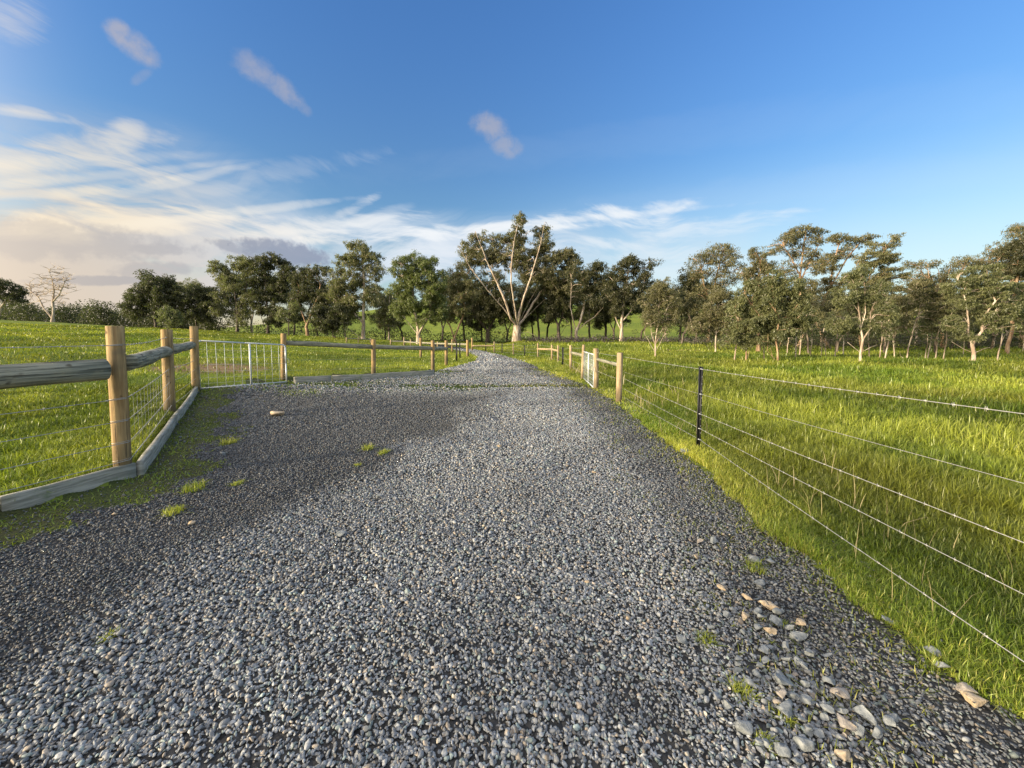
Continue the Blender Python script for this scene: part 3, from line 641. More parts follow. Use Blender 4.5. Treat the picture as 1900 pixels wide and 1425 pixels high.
# --- kerb boards
def kerb(pts, h, th, label, bury=.06):
    for k, (a, b, lab) in enumerate(zip(pts[:-1], pts[1:], label)):
        a, b = np.array(a, float), np.array(b, float); d = (b-a)/np.linalg.norm(b-a); mb = MB(); n = 10; nrm = np.array([-d[1], d[0]])
        P = a+(b-a)*np.linspace(0.006, .994, n)[:, None]
        z = np.minimum(terr0(P[:, 0], P[:, 1]), 9)
        prof = [(-th/2, -bury), (-th/2, h*.9), (-th*.38, h), (th*.38, h), (th/2, h*.9), (th/2, -bury)]
        V = []
        for q in range(n):
            wv_ = .003*math.sin(q*1.7+k)
            for (u, v) in prof: V.append((*(P[q]+nrm*(u+wv_)), z[q]+v+.003*math.sin(q*.9+k*2)))
        F4 = []; m_ = len(prof)
        for q in range(n-1):
            for s in range(m_-1): F4.append((q*m_+s, q*m_+s+1, (q+1)*m_+s+1, (q+1)*m_+s))
        F4 += [(5, 4, 1, 0), (4, 3, 2, 1)]; e = (n-1)*m_; F4 += [(e, e+1, e+4, e+5), (e+1, e+2, e+3, e+4)]
        mb.add(V, F4); o = mb.build('timber_kerb', M['board'], None, loc=(a[0], a[1], z[0])); tag(o, lab, 'kerb board', 'treated timber kerb boards')
kerb([(-5.0, .2), (-4.12, 3.0), (-3.86, 3.85)], .145, .04, ['timber kerb board running out of view at lower left', 'timber kerb board ending at the thick foreground post'])
kerb([(-3.83, 3.86), (-5.3, 5.95), (-7.2, 8.7)], .14, .06, ['rounded pale kerb log from the foreground post towards the middle post', 'farther pale kerb log ending near the left gate'])
K3 = [G(545, 711)[:2], G(615, 707)[:2], G(806, 695)[:2]]
kerb(K3, .17, .05, ['short far kerb board right beside the left gate', 'long far kerb board along the rail fence behind the driveway'])
# --- gates
def gate(P0, P1, z0a, z1a, z0b, z1b, fr, nbar, label, stile_w=.045):
    """tube gate from P0 to P1 (x, y) with a mid stile, upright mesh wires and lighter cross wires"""
    P0, P1 = np.array(P0[:2], float), np.array(P1[:2], float)
    root = empty('farm_gate', (P0[0], P0[1], z0a), label, 'gate', 'galvanised steel farm gates')
    def q(u, v):
        p = P0+(P1-P0)*u; zl = z0a+(z0b-z0a)*u; zh = z1a+(z1b-z1a)*u; return np.array([p[0], p[1], zl+(zh-zl)*v])
    L = np.linalg.norm(P1-P0); c = .07/L; H_ = z1a-z0a; cv = .07/H_
    loop = [q(0, 0.0), q(0, .5), q(0, 1-cv), q(c*.3, 1-cv*.3), q(c, 1), q(.5, 1), q(1-c, 1), q(1-c*.3, 1-cv*.3), q(1, 1-cv), q(1, .5), q(1, 0)]
    mb = MB()
    for a, b in zip(loop[:-1], loop[1:]): mb.tube([a, b], fr, 10)
    mb.tube([q(0, 0), q(1, 0)], fr, 10); mb.build('frame', M['galv'], root, smooth=True)
    sb = MB(); sb.tube([q(.555, 0), q(.555, .5), q(.555, 1)], stile_w/2, 8); sb.build('stile', M['galv'], root)
    bars = [(k+1)/(nbar+1) for k in range(nbar)]; w_ = MB()
    for u in bars:
        if abs(u-.555) > .03: w_.tube([q(u, 0), q(u, 1)], .0045, 6)
    for v in (.10, .22, .35, .50, .66, .82): w_.tube([q(0, v), q(1, v)], .0022, 5)
    w_.build('mesh_infill', M['galv'], root)
    for v, u in ((.08, 0), (.9, 0)):
        h_ = MB(); a = q(u, v); d = np.append((P1-P0)/L, 0); h_.tube([a-d*.09, a], .012, 8); h_.build('hinge', M['galv'], root)
    lt = MB(); a = q(1, .62); d = np.append((P1-P0)/L, 0); lt.tube([a-d*.02, a+d*.07, a+d*.09-np.array([0, 0, .12])], .006, 6); lt.build('latch_chain', M['galv'], root)
    return root
ga, gb = G(371, 723), G(532, 710)
gate(ga, gb, zat(721, ga[1]), zat(632, ga[1]), zat(708.5, gb[1]), zat(640, gb[1]), .019, 10, 'left farm gate with galvanised frame between the corner post and the rail fence')
# --- left far rail fence
gq = G(525, 709)
f2 = empty('post_and_rail_fence', gq, 'straight post and rail fence right of the left gate, behind the far kerb', 'fence')
B0 = add_post(f2, 526, 706, 619, 11); B1 = add_post(f2, 693, 697, 630, 8.5); B2 = add_post(f2, 803, 691.5, 632, 7); B3 = add_post(f2, 828, 678, 632, 6)
rail(f2, on(B0, 636), on(B1, 643.5)-[0, .0, 0], .072); rail(f2, on(B1, 643.5), on(B2, 646.5), .072); rail(f2, on(B2, 646.5), on(B3, 647), .08)
for h in (.95, .6, .3): wire(f2, [(B0[0], B0[1]-.1, B0[2]+h), (B1[0], B1[1]-.1, B1[2]+h), (B2[0], B2[1]-.1, B2[2]+h)], .0022)
# --- left fence continuing along the bend, then the paddock cross fences
f3 = empty('wire_fence', G(847.5, 671), 'wire fence with two black pickets on the inside of the driveway bend', 'fence')
ps = [add_post(f3, 780.5, 664, 627, 4.5), add_picket(f3, 847.5, 671, 637, wpx=2.6), add_picket(f3, 853.5, 664, 636, wpx=2.2), add_post(f3, 867.5, 662, 631, 5), add_post(f3, 839, 654, 630, 3.2), add_post(f3, 876, 651, 627, 3.2)]
for h in (1.05, .7, .4): wire(f3, [(p[0], p[1], p[2]+h) for p in (B3, ps[1], ps[3])], .003)
f4 = empty('post_and_rail_fence', G(750, 641), 'pale rail fence beyond the bend, in front of the tree line', 'fence')
q0 = add_post(f4, 725, 641, 630, 3, 'post_grey'); q1 = add_post(f4, 750, 642, 626, 3.5, 'post_grey'); q2 = add_post(f4, 762, 644, 630, 2.5, 'post_grey'); q3 = ps[0]; q4 = add_post(f4, 812, 650, 634, 3, 'post_grey')
rail(f4, on(q0, 633), on(q1, 634), .06, m='rail'); rail(f4, on(q1, 634), on(q2, 635), .06); rail(f4, on(q2, 635), on(q4, 637.5), .06); rail(f4, on(q4, 637.5), on(ps[3], 639), .06)
f5 = empty('post_and_rail_fence', G(648, 637), 'small distant rail fence at the foot of the tall olive tree', 'fence')
q0 = add_post(f5, 643, 636, 626, 2.5, 'post_grey'); q1 = add_post(f5, 665, 637, 626.5, 2, 'post_grey'); q2 = add_post(f5, 688, 638, 627, 3, 'post_grey')
rail(f5, on(q0, 628), on(q1, 629), .05); rail(f5, on(q1, 629), on(q2, 630), .05)
# --- right fence
f6 = empty('barbed_wire_fence', G(1148, 746), 'near right wire fence with one black steel picket and two pine posts', 'fence')
R1 = add_post(f6, 1148, 746, 655, 11.5, 'post_grey', ptop=1150.5); R2 = add_post(f6, 1106, 721, 647, 9.5, 'post_grey'); PK = add_picket(f6, 1294.5, 832, 680, wpx=8)
rail(f6, on(R2, 666), on(R1, 678), .038, m='rail')
E0 = np.array([2.42, 1.0]); 
for k, (h1, hp, pyr, barb) in enumerate(((.985, 1.035, 768, 1), (.66, .715, 897, 0), (.52, .46, 1007, 1), (.30, .27, 1103, 1), (.12, .13, 1228, 1))):
    ye = 1.80 if k < 4 else 1.50; ze = zat(pyr, ye); xe = xat(1900, ye, ze)
    a = np.array([R1[0]+.09, R1[1]-.05, R1[2]+h1]); p_ = np.array([PK[0]+.0, PK[1]-.035, PK[2]+hp]); e = np.array([xe, ye, ze]); e2 = e+(e-p_)*1.2
    wire(f6, [a, p_, e, e2], .0023 if barb else .0016, barb=bool(barb), sag=.008)
    c = MB(); c.tube([p_+[-.02, -.006, .004], p_+[.02, -.006, -.004]], .005, 5); c.build('wire_clip', M['galv'], f6)
ge, gf = G(1081, 702), G(1101.5, 721)
gate(ge, gf, zat(700, ge[1]), zat(652, ge[1]), zat(719, gf[1]), zat(658, gf[1]), .018, 9, 'right farm gate seen almost edge on between two pine posts')
f7 = empty('wire_fence', G(1081.5, 702), 'far right wire fence of pine posts and black pickets along the driveway to the bend', 'fence')
pp = [add_post(f7, 1080, 703, 640, 5.5, 'post_grey', ptop=1083), add_post(f7, 1059, 687, 641, 4.8, 'post_grey'), add_picket(f7, 1044, 679, 644, wpx=3), add_post(f7, 1035.5, 674, 641, 3.6, 'post_grey'), add_post(f7, 1024, 671, 640, 3.2, 'post_grey'),
      add_post(f7, 998, 666, 637, 3, 'post_grey'), add_picket(f7, 973.5, 662, 640, wpx=2), add_post(f7, 952.5, 659, 637, 2.6, 'post_grey'), add_picket(f7, 931.5, 656.5, 637, wpx=1.8), add_post(f7, 917, 655, 634, 2.4, 'post_grey'), add_picket(f7, 901.5, 653.5, 636, wpx=1.6)]
rail(f7, on(pp[1], 654), on(pp[0], 659), .045, m='rail'); rail(f7, on(pp[4], 648), on(pp[3], 651), .05, m='post_grey'); rail(f7, on(pp[5], 647.5), on(pp[4], 648), .05, m='post_grey'); rail(f7, on(pp[9], 641.5)-[1.6, 0, 0], on(pp[9], 641.5), .05, m='post_grey')
for h in (1.0, .72, .46, .2):
    wire(f7, [(p[0], p[1]-.04, p[2]+h*(p[3]-p[2])/1.1) for p in pp], .003)
for h in (1.0, .5): wire(f6, [(R2[0], R2[1]-.05, R2[2]+h*.98), (R1[0], R1[1]-.06, R1[2]+h)], .003)
# ---------------------------------------------------------------- trees
def skeleton(limbs, clumps, fork_z, rg, droop=.25, step=.7):
    """nodes and parents: explicit limbs first, then a branch to every leaf clump"""
    P, par = [], []
    for li, L in enumerate(limbs):
        L = [np.array(p, float) for p in L]
        if li == 0: last = -1; start = 0
        else:
            A = np.array(P); last = int(np.argmin(np.linalg.norm(A-L[0], axis=1))); start = 1
            if len(L) == 1: start = 0
        prev = L[0] if start == 0 else P[last]
        for q, p in enumerate(L[start:]):
            if li == 0 and q == 0: P.append(p); par.append(-1); last = 0; prev = p; continue
            d = np.linalg.norm(p-prev); k = max(1, int(d/step))
            for t in range(1, k+1):
                P.append(prev+(p-prev)*t/k+rg.normal(0, .035*step, 3)); par.append(last); last = len(P)-1
            prev = p
    base = np.array(P[0]); fork = base+[0, 0, fork_z]; od = [0]*len(P)
    order = np.argsort(np.linalg.norm(clumps-fork, axis=1)); ends = []
    for ci in order:
        c = clumps[ci]; A = np.array(P); d = np.linalg.norm(A-c, axis=1)
        cost = d+1.2*np.maximum(A[:, 2]-c[2]+.15*d, 0)+np.where(A[:, 2] < fork[2], 2.5*(fork[2]-A[:, 2])+step, 0)+1.3*step*np.array(od)
        n0 = int(np.argmin(cost)); a = A[n0]; dd = np.linalg.norm(c-a); pd = a-A[par[n0]] if par[n0] >= 0 else np.array([0, 0, 1.]); pd = pd/(np.linalg.norm(pd)+1e-9)
        ctrl = a+pd*dd*.30+np.array([0, 0, droop*dd]); k = max(2, int(dd/step)); last = n0
        on_ = od[n0]+1
        for t in range(1, k+1):
            od.append(on_); u = t/k; p = (1-u)**2*a+2*u*(1-u)*ctrl+u*u*c+rg.normal(0, .05*step, 3)*(u < 1)
            P.append(p); par.append(last); last = len(P)-1
        ends.append(last)
    return np.array(P), np.array(par), ends
def tree_mesh(limbs, clumps, rc, r0, fork_z, leaf, cover, rg, droop=.25, step=.7, twigs=0, flat=.7, hang=.5, mult=None, rmin=.012, rexp=.6):
    P, par, ends = skeleton(limbs, clumps, fork_z, rg, droop, step); n = len(P)
    a = np.full(n, .02); 
    for e in ends: a[e] += 1
    for i in range(n-1, 0, -1):
        if par[i] >= 0: a[par[i]] += a[i]
    r = np.maximum(r0*.74*(a/a[0])**rexp, rmin)
    z = P[:, 2]-P[0, 2]; trunk = a > a[0]*.75; r = np.where(trunk, r*(1+.5*np.exp(-z/(r0*2.2))), r)
    ch = np.arange(1, n); pa = par[1:]; d = P[ch]-P[pa]; L = np.linalg.norm(d, axis=1)+1e-9; t = d/L[:, None]
    ref = np.where(np.abs(t[:, 2:3]) < .9, [[0, 0, 1.]], [[1., 0, 0]]); u = np.cross(t, ref); u /= np.linalg.norm(u, axis=1)[:, None]; v = np.cross(t, u)
    K = 6; th = np.arange(K)*2*np.pi/K; ring = u[:, None]*np.cos(th)[None, :, None]+v[:, None]*np.sin(th)[None, :, None]
    ra = np.minimum(r[pa], r[ch]*1.35); p0 = P[pa]-t*ra[:, None]*.5
    V = np.concatenate([p0[:, None]+ring*ra[:, None, None], (P[ch]+t*r[ch][:, None]*.2)[:, None]+ring*r[ch][:, None, None]], 1).reshape(-1, 3)
    i = np.arange(K); j = (i+1) % K; q = np.stack([i, j, j+K, i+K], 1); Fb = (q[None]+(np.arange(n-1)*2*K)[:, None, None]).reshape(-1, 4)
    if twigs:
        # bare twigs radiating from the branch ends
        m = len(ends)*twigs; c = P[np.repeat(ends, twigs)]; dr = rg.normal(0, 1, (m, 3)); dr[:, 2] = np.abs(dr[:, 2])*.8; dr /= np.linalg.norm(dr, axis=1)[:, None]
        e2 = c+dr*(rc*rg.uniform(.5, 1.3, m))[:, None]; w = np.cross(dr, [0, 1., 0]); w /= np.linalg.norm(w, axis=1)[:, None]+1e-9; w *= rmin
        TV = np.stack([c-w, c+w, e2], 1).reshape(-1, 3); TF = np.arange(m*3).reshape(-1, 3)+len(V); V = np.vstack([V, TV])
    else: TF = []
    # leaves
    nc = len(clumps); per = cover*(rc*rc)*3.14/(leaf*leaf*.32*.5); mu = np.ones(nc) if mult is None else mult
    cnt = np.maximum((per*mu*rg.uniform(.45, 1.5, nc)).astype(int), (mu > .1)*3+(np.arange(nc) == 0)); m = cnt.sum(); ci = np.repeat(np.arange(nc), cnt)
    # every clump is several small sprays
    ns = 7; sp_ = rg.normal(0, 1, (nc, ns, 3)); sp_ /= np.linalg.norm(sp_, axis=2)[..., None]; sp_ *= (rc*rg.uniform(.25, 1.0, (nc, ns)))[..., None]; sp_[..., 2] *= flat
    pick = rg.integers(0, ns, m); c = clumps[ci]+sp_[ci, pick]; g = rg.normal(0, 1, (m, 3)); g = g/np.linalg.norm(g, axis=1)[:, None]*(rg.uniform(0, 1, m)**.5)[:, None]*rc*.42
    g[:, 2] *= flat; c = c+g
    dr = rg.normal(0, 1, (m, 3)); dr[:, 2] -= hang*1.6; dr /= np.linalg.norm(dr, axis=1)[:, None]
    w = np.cross(dr, rg.normal(0, 1, (m, 3))); w /= np.linalg.norm(w, axis=1)[:, None]; l = leaf*rg.uniform(.6, 1.4, m)
    LV = np.stack([c, c+dr*(l*.45)[:, None]+w*(l*.145)[:, None], c+dr*l[:, None], c+dr*(l*.45)[:, None]-w*(l*.145)[:, None]], 1).reshape(-1, 3)
    tone = np.clip(np.repeat(rg.uniform(.1, .75, nc), cnt)*.7+rg.uniform(0, .45, m), 0, 1)
    return (V, Fb, TF), (LV, np.arange(m*4).reshape(-1, 4), np.repeat(tone, 4))
def place(name, label, base, parts, leafm, barkm, cat='tree', group=None):
    (V, Fb, TF), (LV, LF, tone) = parts
    root = empty(name, base, label, cat, group)
    mk('trunk', V, [Fb, TF], M[barkm], root, smooth=True)
    if len(LV): mk('crown', LV, [LF], M[leafm], root, attrs={'tone': tone})
    return root
NL = [0]
def gum(px, D_, lobes, label, leafm='olive', barkm='bark_pale', limbs=None, r0=None, cover=1.0, rexp=.6, rcpx=10.5, fork=.25, seed=0, leafpx=3.4, name='gum_tree', lobe_gap=.0, hang=.85, flat=.8, droop=.25, twigs=0, dens=1.5, shell=.25):
    """tree at photo column px and depth D_, its crown made of ellipsoid lobes (px, py, rx, ry[, density])"""
    rg = np.random.default_rng(seed*7+abs(int(px))); z = 0; x = xat(px, D_, 0)
    for _ in range(3): z = T(x, D_); x = xat(px, D_, z)
    base = np.array([x, D_, z]); k = D_/F; cl, mu = [], []; top = 0
    for lb in lobes:
        lx, ly, rx, ry = lb[:4]; dn = lb[4] if len(lb) > 4 else 1.0
        c = np.array([xat(lx, D_, zat(ly, D_)), D_, zat(ly, D_)]); R3 = np.array([rx*k, max(rx, ry)*k*.75, ry*k]); top = max(top, c[2]+R3[2])
        n = max(4, int(dens*rx*ry/(rcpx*rcpx)*3.4)); u = rg.normal(0, 1, (n, 3)); u /= np.linalg.norm(u, axis=1)[:, None]
        rad = rg.uniform(shell, 1, n)**(.6); pts = c+u*rad[:, None]*R3*.93; pts[:, 1] += rg.uniform(-.3, .3)*R3[1]
        cl.append(pts); mu.append(np.full(n, dn))
    cl = np.vstack(cl); mu = np.concatenate(mu); H_ = top-z
    keep = cl[:, 2] > z+.25; cl = cl[keep]; mu = mu[keep]
    fz = H_*fork
    if limbs is None:
        mx = np.average(cl[:, 0]); L = [[base, base+[0.1*rg.normal(), .1*rg.normal(), fz*.6], base+[(mx-x)*.25, 0, fz*1.1], np.array([(mx+x)/2, D_, z+H_*.55])]]
    else:
        L = []
        for li, pl in enumerate(limbs):
            q = []
            for pi, pt in enumerate(pl):
                dyy = pt[2] if len(pt) > 2 else (rg.uniform(-1, 1)*pi*.02*H_ if li else 0); zz = zat(pt[1], D_); q.append(np.array([xat(pt[0], D_, zz), D_+dyy*(1 if len(pt) > 2 else 1), zz]))
            if li == 0: q[0] = base-[0, 0, .05]
            L.append(q)
    if limbs is None: L[0][0] = base-[0, 0, .05]
    r0 = (r0*k) if r0 else H_*.022
    parts = tree_mesh(L, cl, rcpx*k, r0, fz, leafpx*k, cover*.92, rg, droop=droop, step=max(.35, H_/22), twigs=twigs, flat=flat, hang=hang, mult=mu, rmin=.35*k, rexp=rexp)
    NL[0] += len(parts[1][0])//4
    return place(name, label, base, parts, leafm, barkm)
# ---- left group on the rise
gum(-6, 46, [(-30, 545, 30, 18), (12, 540, 26, 14), (30, 556, 14, 10), (0, 528, 24, 10)], 'dark flat-crowned gum cut by the left edge of the view', 'dark', 'bark_pale', [[(-4, 592), (2, 570), (14, 556)], [(0, 575), (-18, 560), (-30, 548)]], r0=3, cover=1.3, rcpx=10, seed=1)
gum(98, 45, [(62, 535, 24, 20, .001), (100, 520, 18, 26, .001), (122, 528, 22, 26, .001), (92, 550, 30, 20, .001), (112, 503, 10, 12, .001)], 'bare dead tree with pale pinkish branches standing on the left rise', 'brown', 'bark_pale',
    [[(100, 592), (99, 575), (98, 560), (100, 540), (97, 520), (90, 500)], [(99, 563), (112, 548), (120, 530), (126, 510)], [(92, 592), (84, 572), (74, 552), (60, 540), (48, 528)], [(76, 556), (62, 560), (50, 565)]], r0=3.2, cover=.05, rcpx=9, fork=.2, seed=3, name='dead_tree', twigs=4, dens=1.6, shell=.2)
gum(288, 46, [(262, 545, 30, 22), (290, 530, 32, 20), (312, 545, 24, 26), (300, 575, 28, 26), (252, 572, 24, 26), (275, 512, 20, 9, .4), (318, 522, 14, 10)], 'broad dark gum at the left end of the main tree group', 'dark', 'bark_dark', seed=4, cover=1.4, rcpx=11, fork=.12)
gum(364, 47, [(362, 548, 26, 20), (350, 575, 28, 26), (380, 572, 24, 28), (374, 540, 18, 14)], 'short round dark tree between two taller gums on the left', 'dark', 'bark_dark', seed=5, cover=1.5, rcpx=11, fork=.1, name='dark_tree')
gum(313, 42, [(308, 588, 16, 16), (322, 590, 15, 14), (314, 578, 12, 10)], 'small round grey-green bush in front of the broad dark gum', 'grey', 'bark_dark', seed=6, cover=1.4, rcpx=8, fork=.05, name='bush')
gum(440, 47, [(412, 500, 20, 16), (440, 490, 24, 15), (462, 503, 18, 20), (430, 525, 26, 18), (455, 548, 22, 22), (410, 560, 18, 26), (440, 588, 26, 20, .8)], 'olive gum with gaps in its crown left of the darkest tall gum', 'olive', 'bark_dark',
    [[(443, 615), (441, 590), (438, 560), (432, 520)], [(441, 580), (452, 550), (458, 515)]], seed=7, cover=1.0, r0=3)
gum(497, 47, [(480, 495, 20, 16), (508, 487, 24, 13), (530, 502, 18, 18), (495, 520, 30, 18), (520, 540, 24, 26), (488, 560, 24, 28), (512, 585, 26, 22)], 'darkest tall dense gum left of the near gate post', 'dark', 'bark_dark',
    [[(498, 618), (497, 590), (494, 550), (492, 510)], [(497, 600), (508, 570), (516, 530)], [(482, 616), (484, 590), (482, 560)]], seed=8, cover=1.5, r0=3.2)
gum(571, 46, [(550, 515, 16, 14), (575, 508, 22, 13), (600, 505, 20, 12), (560, 540, 22, 18), (595, 545, 26, 26), (615, 570, 20, 24), (545, 560, 12, 22, .7)], 'dark gum with a visible forked trunk behind the left gate end', 'dark', 'bark_warm',
    [[(569, 622), (568, 600), (560, 580), (553, 555)], [(569, 603), (580, 580), (590, 556), (596, 530)]], seed=9, cover=1.2, r0=3.4)
gum(620, 43, [(612, 600, 26, 22), (598, 585, 22, 20), (632, 588, 18, 26)], 'low dark spreading bush at the foot of the tall olive gum', 'dark', 'bark_dark', seed=10, cover=1.6, fork=.05, name='bush')
gum(536, 44, [(533, 590, 14, 14), (520, 582, 10, 12), (542, 575, 12, 14)], 'small grey shrub tree just left of the forked dark gum', 'grey', 'bark_dark', seed=12, cover=1.3, rcpx=8, fork=.2, name='bush')
# ---- tall pair left of the bend
gum(674, 44, [(668, 462, 26, 17), (690, 478, 20, 18), (650, 490, 26, 22), (640, 520, 30, 26), (680, 515, 26, 24, .75), (630, 550, 26, 22), (660, 560, 28, 22, .8), (692, 550, 18, 24, .7), (645, 585, 22, 18, .6), (700, 500, 14, 16, .6)],
    'tall pale olive gum, the tallest left of the driveway bend', 'olive', 'bark_pale', [[(674, 634), (674, 600), (675, 560), (676, 520), (672, 480)], [(674, 604), (660, 585), (642, 566), (628, 550)], [(646, 634), (640, 605), (632, 580), (626, 560)]], seed=13, r0=4.2, cover=1.05)
gum(776, 40, [(770, 482, 26, 15), (795, 490, 24, 18), (750, 500, 26, 20), (780, 515, 34, 24), (745, 535, 24, 24), (812, 530, 22, 28), (775, 560, 34, 24), (740, 572, 20, 22), (815, 572, 18, 24), (790, 590, 26, 14, .7)],
    'dense rounded green gum with low pale forks left of the driveway bend', 'green', 'bark_pale', [[(776, 642), (776, 622), (774, 600), (768, 570), (765, 530)], [(776, 620), (788, 600), (798, 578), (800, 540)], [(775, 618), (762, 604), (752, 592)]], seed=14, r0=4.6, cover=1.35)
gum(722, 50, [(720, 560, 16, 24), (712, 590, 16, 20), (728, 595, 14, 22)], 'thin low olive tree in the gap between the tall gum and the rounded gum', 'olive', 'bark_pale', seed=15, cover=.9, rcpx=10)
gum(845, 48, [(838, 530, 24, 24), (850, 565, 24, 26), (828, 580, 22, 22), (846, 500, 18, 16, .6), (868, 540, 18, 24)], 'brownish gum with spreading low trunks right of the rounded gum', 'brown', 'bark_warm', [[(846, 636), (838, 612), (828, 590)], [(846, 632), (852, 605), (862, 580)]], seed=16, r0=3.0, cover=1.1)
gum(905, 55, [(890, 540, 34, 30), (915, 575, 34, 28), (880, 590, 24, 24), (935, 550, 22, 34)], 'dark shaded gum with a twisted trunk just left of the giant gum', 'dark', 'bark_dark', [[(908, 640), (905, 615), (890, 595), (878, 575)], [(905, 618), (918, 590), (925, 560)]], seed=17, r0=5, cover=1.5)
gum(1000, 57, [(985, 560, 26, 26), (1010, 540, 22, 30), (975, 595, 18, 22)], 'dark gum filling the shade behind the giant gum trunk', 'dark', 'bark_dark', seed=18, cover=1.4)
gum(958, 50, [(966, 413, 13, 15), (958, 440, 20, 18), (1005, 428, 18, 12, .8), (1008, 450, 22, 16, .7), (925, 448, 22, 16, .8), (893, 442, 20, 12, .8), (868, 462, 24, 14, .8), (900, 475, 30, 18, .7), (955, 480, 30, 26, .9), (1030, 480, 26, 18, .9), (1055, 472, 24, 13, .9), (1062, 495, 20, 18, .9), (1048, 530, 24, 16, .8), (865, 500, 18, 16, .5), (985, 510, 26, 24, .7), (1030, 515, 28, 18, .7), (915, 515, 24, 20, .6), (945, 540, 18, 20, .5), (1000, 462, 20, 14), (925, 478, 22, 16), (985, 485, 24, 16, .9), (1010, 505, 22, 16, .8), (880, 480, 22, 16, .8)],
    'giant spreading gum with pale forked trunk, the tallest tree at the centre', 'brown', 'bark_pale',
    [[(958, 638, 0), (958, 620, 0), (959, 606, 0)],
     [(957, 612), (948, 592, -1), (938, 562, -2), (924, 528, -2), (905, 490, -3), (890, 452, -3)], [(959, 612), (972, 592, 1), (985, 570, 1.5), (1005, 540, 2), (1040, 512, 2), (1064, 490, 2)],
     [(959, 604), (963, 580, 1), (975, 540, 2), (980, 490, 2.5), (972, 440, 2.5), (966, 412, 2)], [(958, 606), (955, 572, -2), (948, 530, -3), (950, 480, -3), (957, 438, -2)],
     [(959, 602), (952, 570, 2), (943, 525, 3), (933, 480, 3.5), (924, 448, 3.5)], [(960, 603), (968, 565, -2), (983, 520, -2.5), (998, 470, -2.5), (1006, 432, -2.5)], [(958, 608), (932, 570, -1), (905, 540, -2), (878, 505, -3), (858, 468, -4)],
     [(960, 606), (982, 584, 2), (1012, 553, 3), (1046, 540, 3), (1062, 528, 3)], [(960, 604), (976, 572, 3), (1000, 528, 4), (1022, 488, 4), (1034, 468, 4)], [(959, 606), (945, 580, 3), (915, 530, 4), (895, 485, 4), (872, 462, 4)],
     [(963, 625, 0), (980, 616, 0), (992, 622, 0), (996, 634, 0)]], seed=19, r0=9.5, cover=1.05, rexp=.76, rcpx=9, leafpx=3.4, fork=.3, dens=1.9, flat=.75)
gum(1037, 52, [(1030, 535, 26, 26), (1045, 565, 26, 24), (1022, 580, 20, 20), (1050, 510, 18, 18)], 'dark gum with a blackish forked trunk right of the giant gum', 'dark', 'bark_dark', [[(1038, 632), (1036, 605), (1028, 585), (1022, 565)], [(1037, 606), (1044, 585), (1050, 560)], [(1046, 630), (1050, 605), (1056, 590)]], seed=20, r0=4.2, cover=1.4)
gum(1069, 47, [(1095, 500, 24, 18), (1078, 525, 24, 20), (1110, 530, 22, 22), (1070, 555, 20, 16, .6), (1100, 560, 26, 18, .6), (1058, 500, 16, 14, .6), (1112, 495, 14, 12)], 'gum with a fan of low pale limbs behind the right fence line', 'dark', 'bark_pale',
    [[(1069, 637), (1069, 615), (1064, 595), (1058, 570), (1060, 530)], [(1069, 617), (1076, 598), (1084, 570), (1088, 530)], [(1070, 612), (1088, 598), (1104, 588), (1118, 570)], [(1069, 612), (1054, 598), (1046, 588)]], seed=21, r0=3.8, cover=1.15)
gum(1153, 46, [(1170, 487, 24, 14), (1150, 505, 24, 20), (1190, 500, 20, 20, .8), (1140, 540, 22, 22), (1175, 535, 26, 22), (1160, 565, 26, 20), (1205, 525, 16, 20, .6), (1212, 490, 12, 12, .4), (1138, 575, 16, 16)], 'dark olive gum with a straight pale trunk behind the gravel bend end', 'dark', 'bark_pale',
    [[(1153, 641), (1153, 615), (1154, 590), (1158, 555), (1165, 510)], [(1153, 618), (1146, 600), (1138, 575)], [(1154, 600), (1172, 575), (1190, 540)]], seed=22, r0=4.2, cover=1.25)
gum(1123, 58, [(1125, 560, 22, 22), (1118, 590, 20, 18), (1135, 520, 18, 20, .7)], 'dark background gum between the fan-limbed gum and the straight-trunked gum', 'dark', 'bark_dark', seed=23, cover=1.3)
# ---- right hand paddock trees
gum(1216, 23, [(1225, 535, 22, 18), (1205, 555, 18, 20), (1240, 560, 24, 22), (1215, 585, 26, 20, .8), (1245, 595, 18, 20, .7), (1198, 590, 14, 18, .6), (1228, 612, 20, 12, .4)], 'slender young gum with three thin pale stems by the orange soil patch', 'brown', 'bark_pale',
    [[(1216, 664), (1216, 640), (1219, 610), (1222, 580), (1225, 545)], [(1216, 645), (1209, 620), (1206, 585)], [(1217, 640), (1228, 610), (1236, 575)], [(1196, 650), (1197, 620), (1200, 590)], [(1229, 652), (1230, 625), (1232, 600)]], seed=24, r0=1.9, cover=.95, rcpx=9, leafpx=3)
gum(1312, 46, [(1340, 462, 24, 13), (1318, 478, 26, 16, .8), (1352, 482, 22, 18), (1300, 505, 24, 20, .7), (1340, 515, 26, 20, .7), (1290, 480, 14, 14, .6), (1375, 500, 16, 18, .5), (1320, 545, 30, 22), (1290, 560, 24, 24)], 'airy thin-crowned gum standing high behind the young right-hand trees', 'brown', 'bark_warm',
    [[(1318, 640), (1318, 600), (1320, 560), (1330, 510), (1340, 470)], [(1319, 570), (1308, 530), (1300, 500)]], seed=25, r0=3.6, cover=.6, dens=1.8, rcpx=11)
gum(1327, 28, [(1325, 575, 26, 20), (1350, 560, 22, 22), (1310, 600, 20, 20), (1340, 605, 24, 22), (1330, 545, 20, 16), (1290, 610, 16, 18, .6)], 'brownish mid-sized tree with one thin straight trunk left of the dense olive pair', 'brown', 'bark_pale', [[(1326, 654), (1328, 630), (1330, 600), (1332, 570)]], seed=26, r0=1.6, cover=1.1)
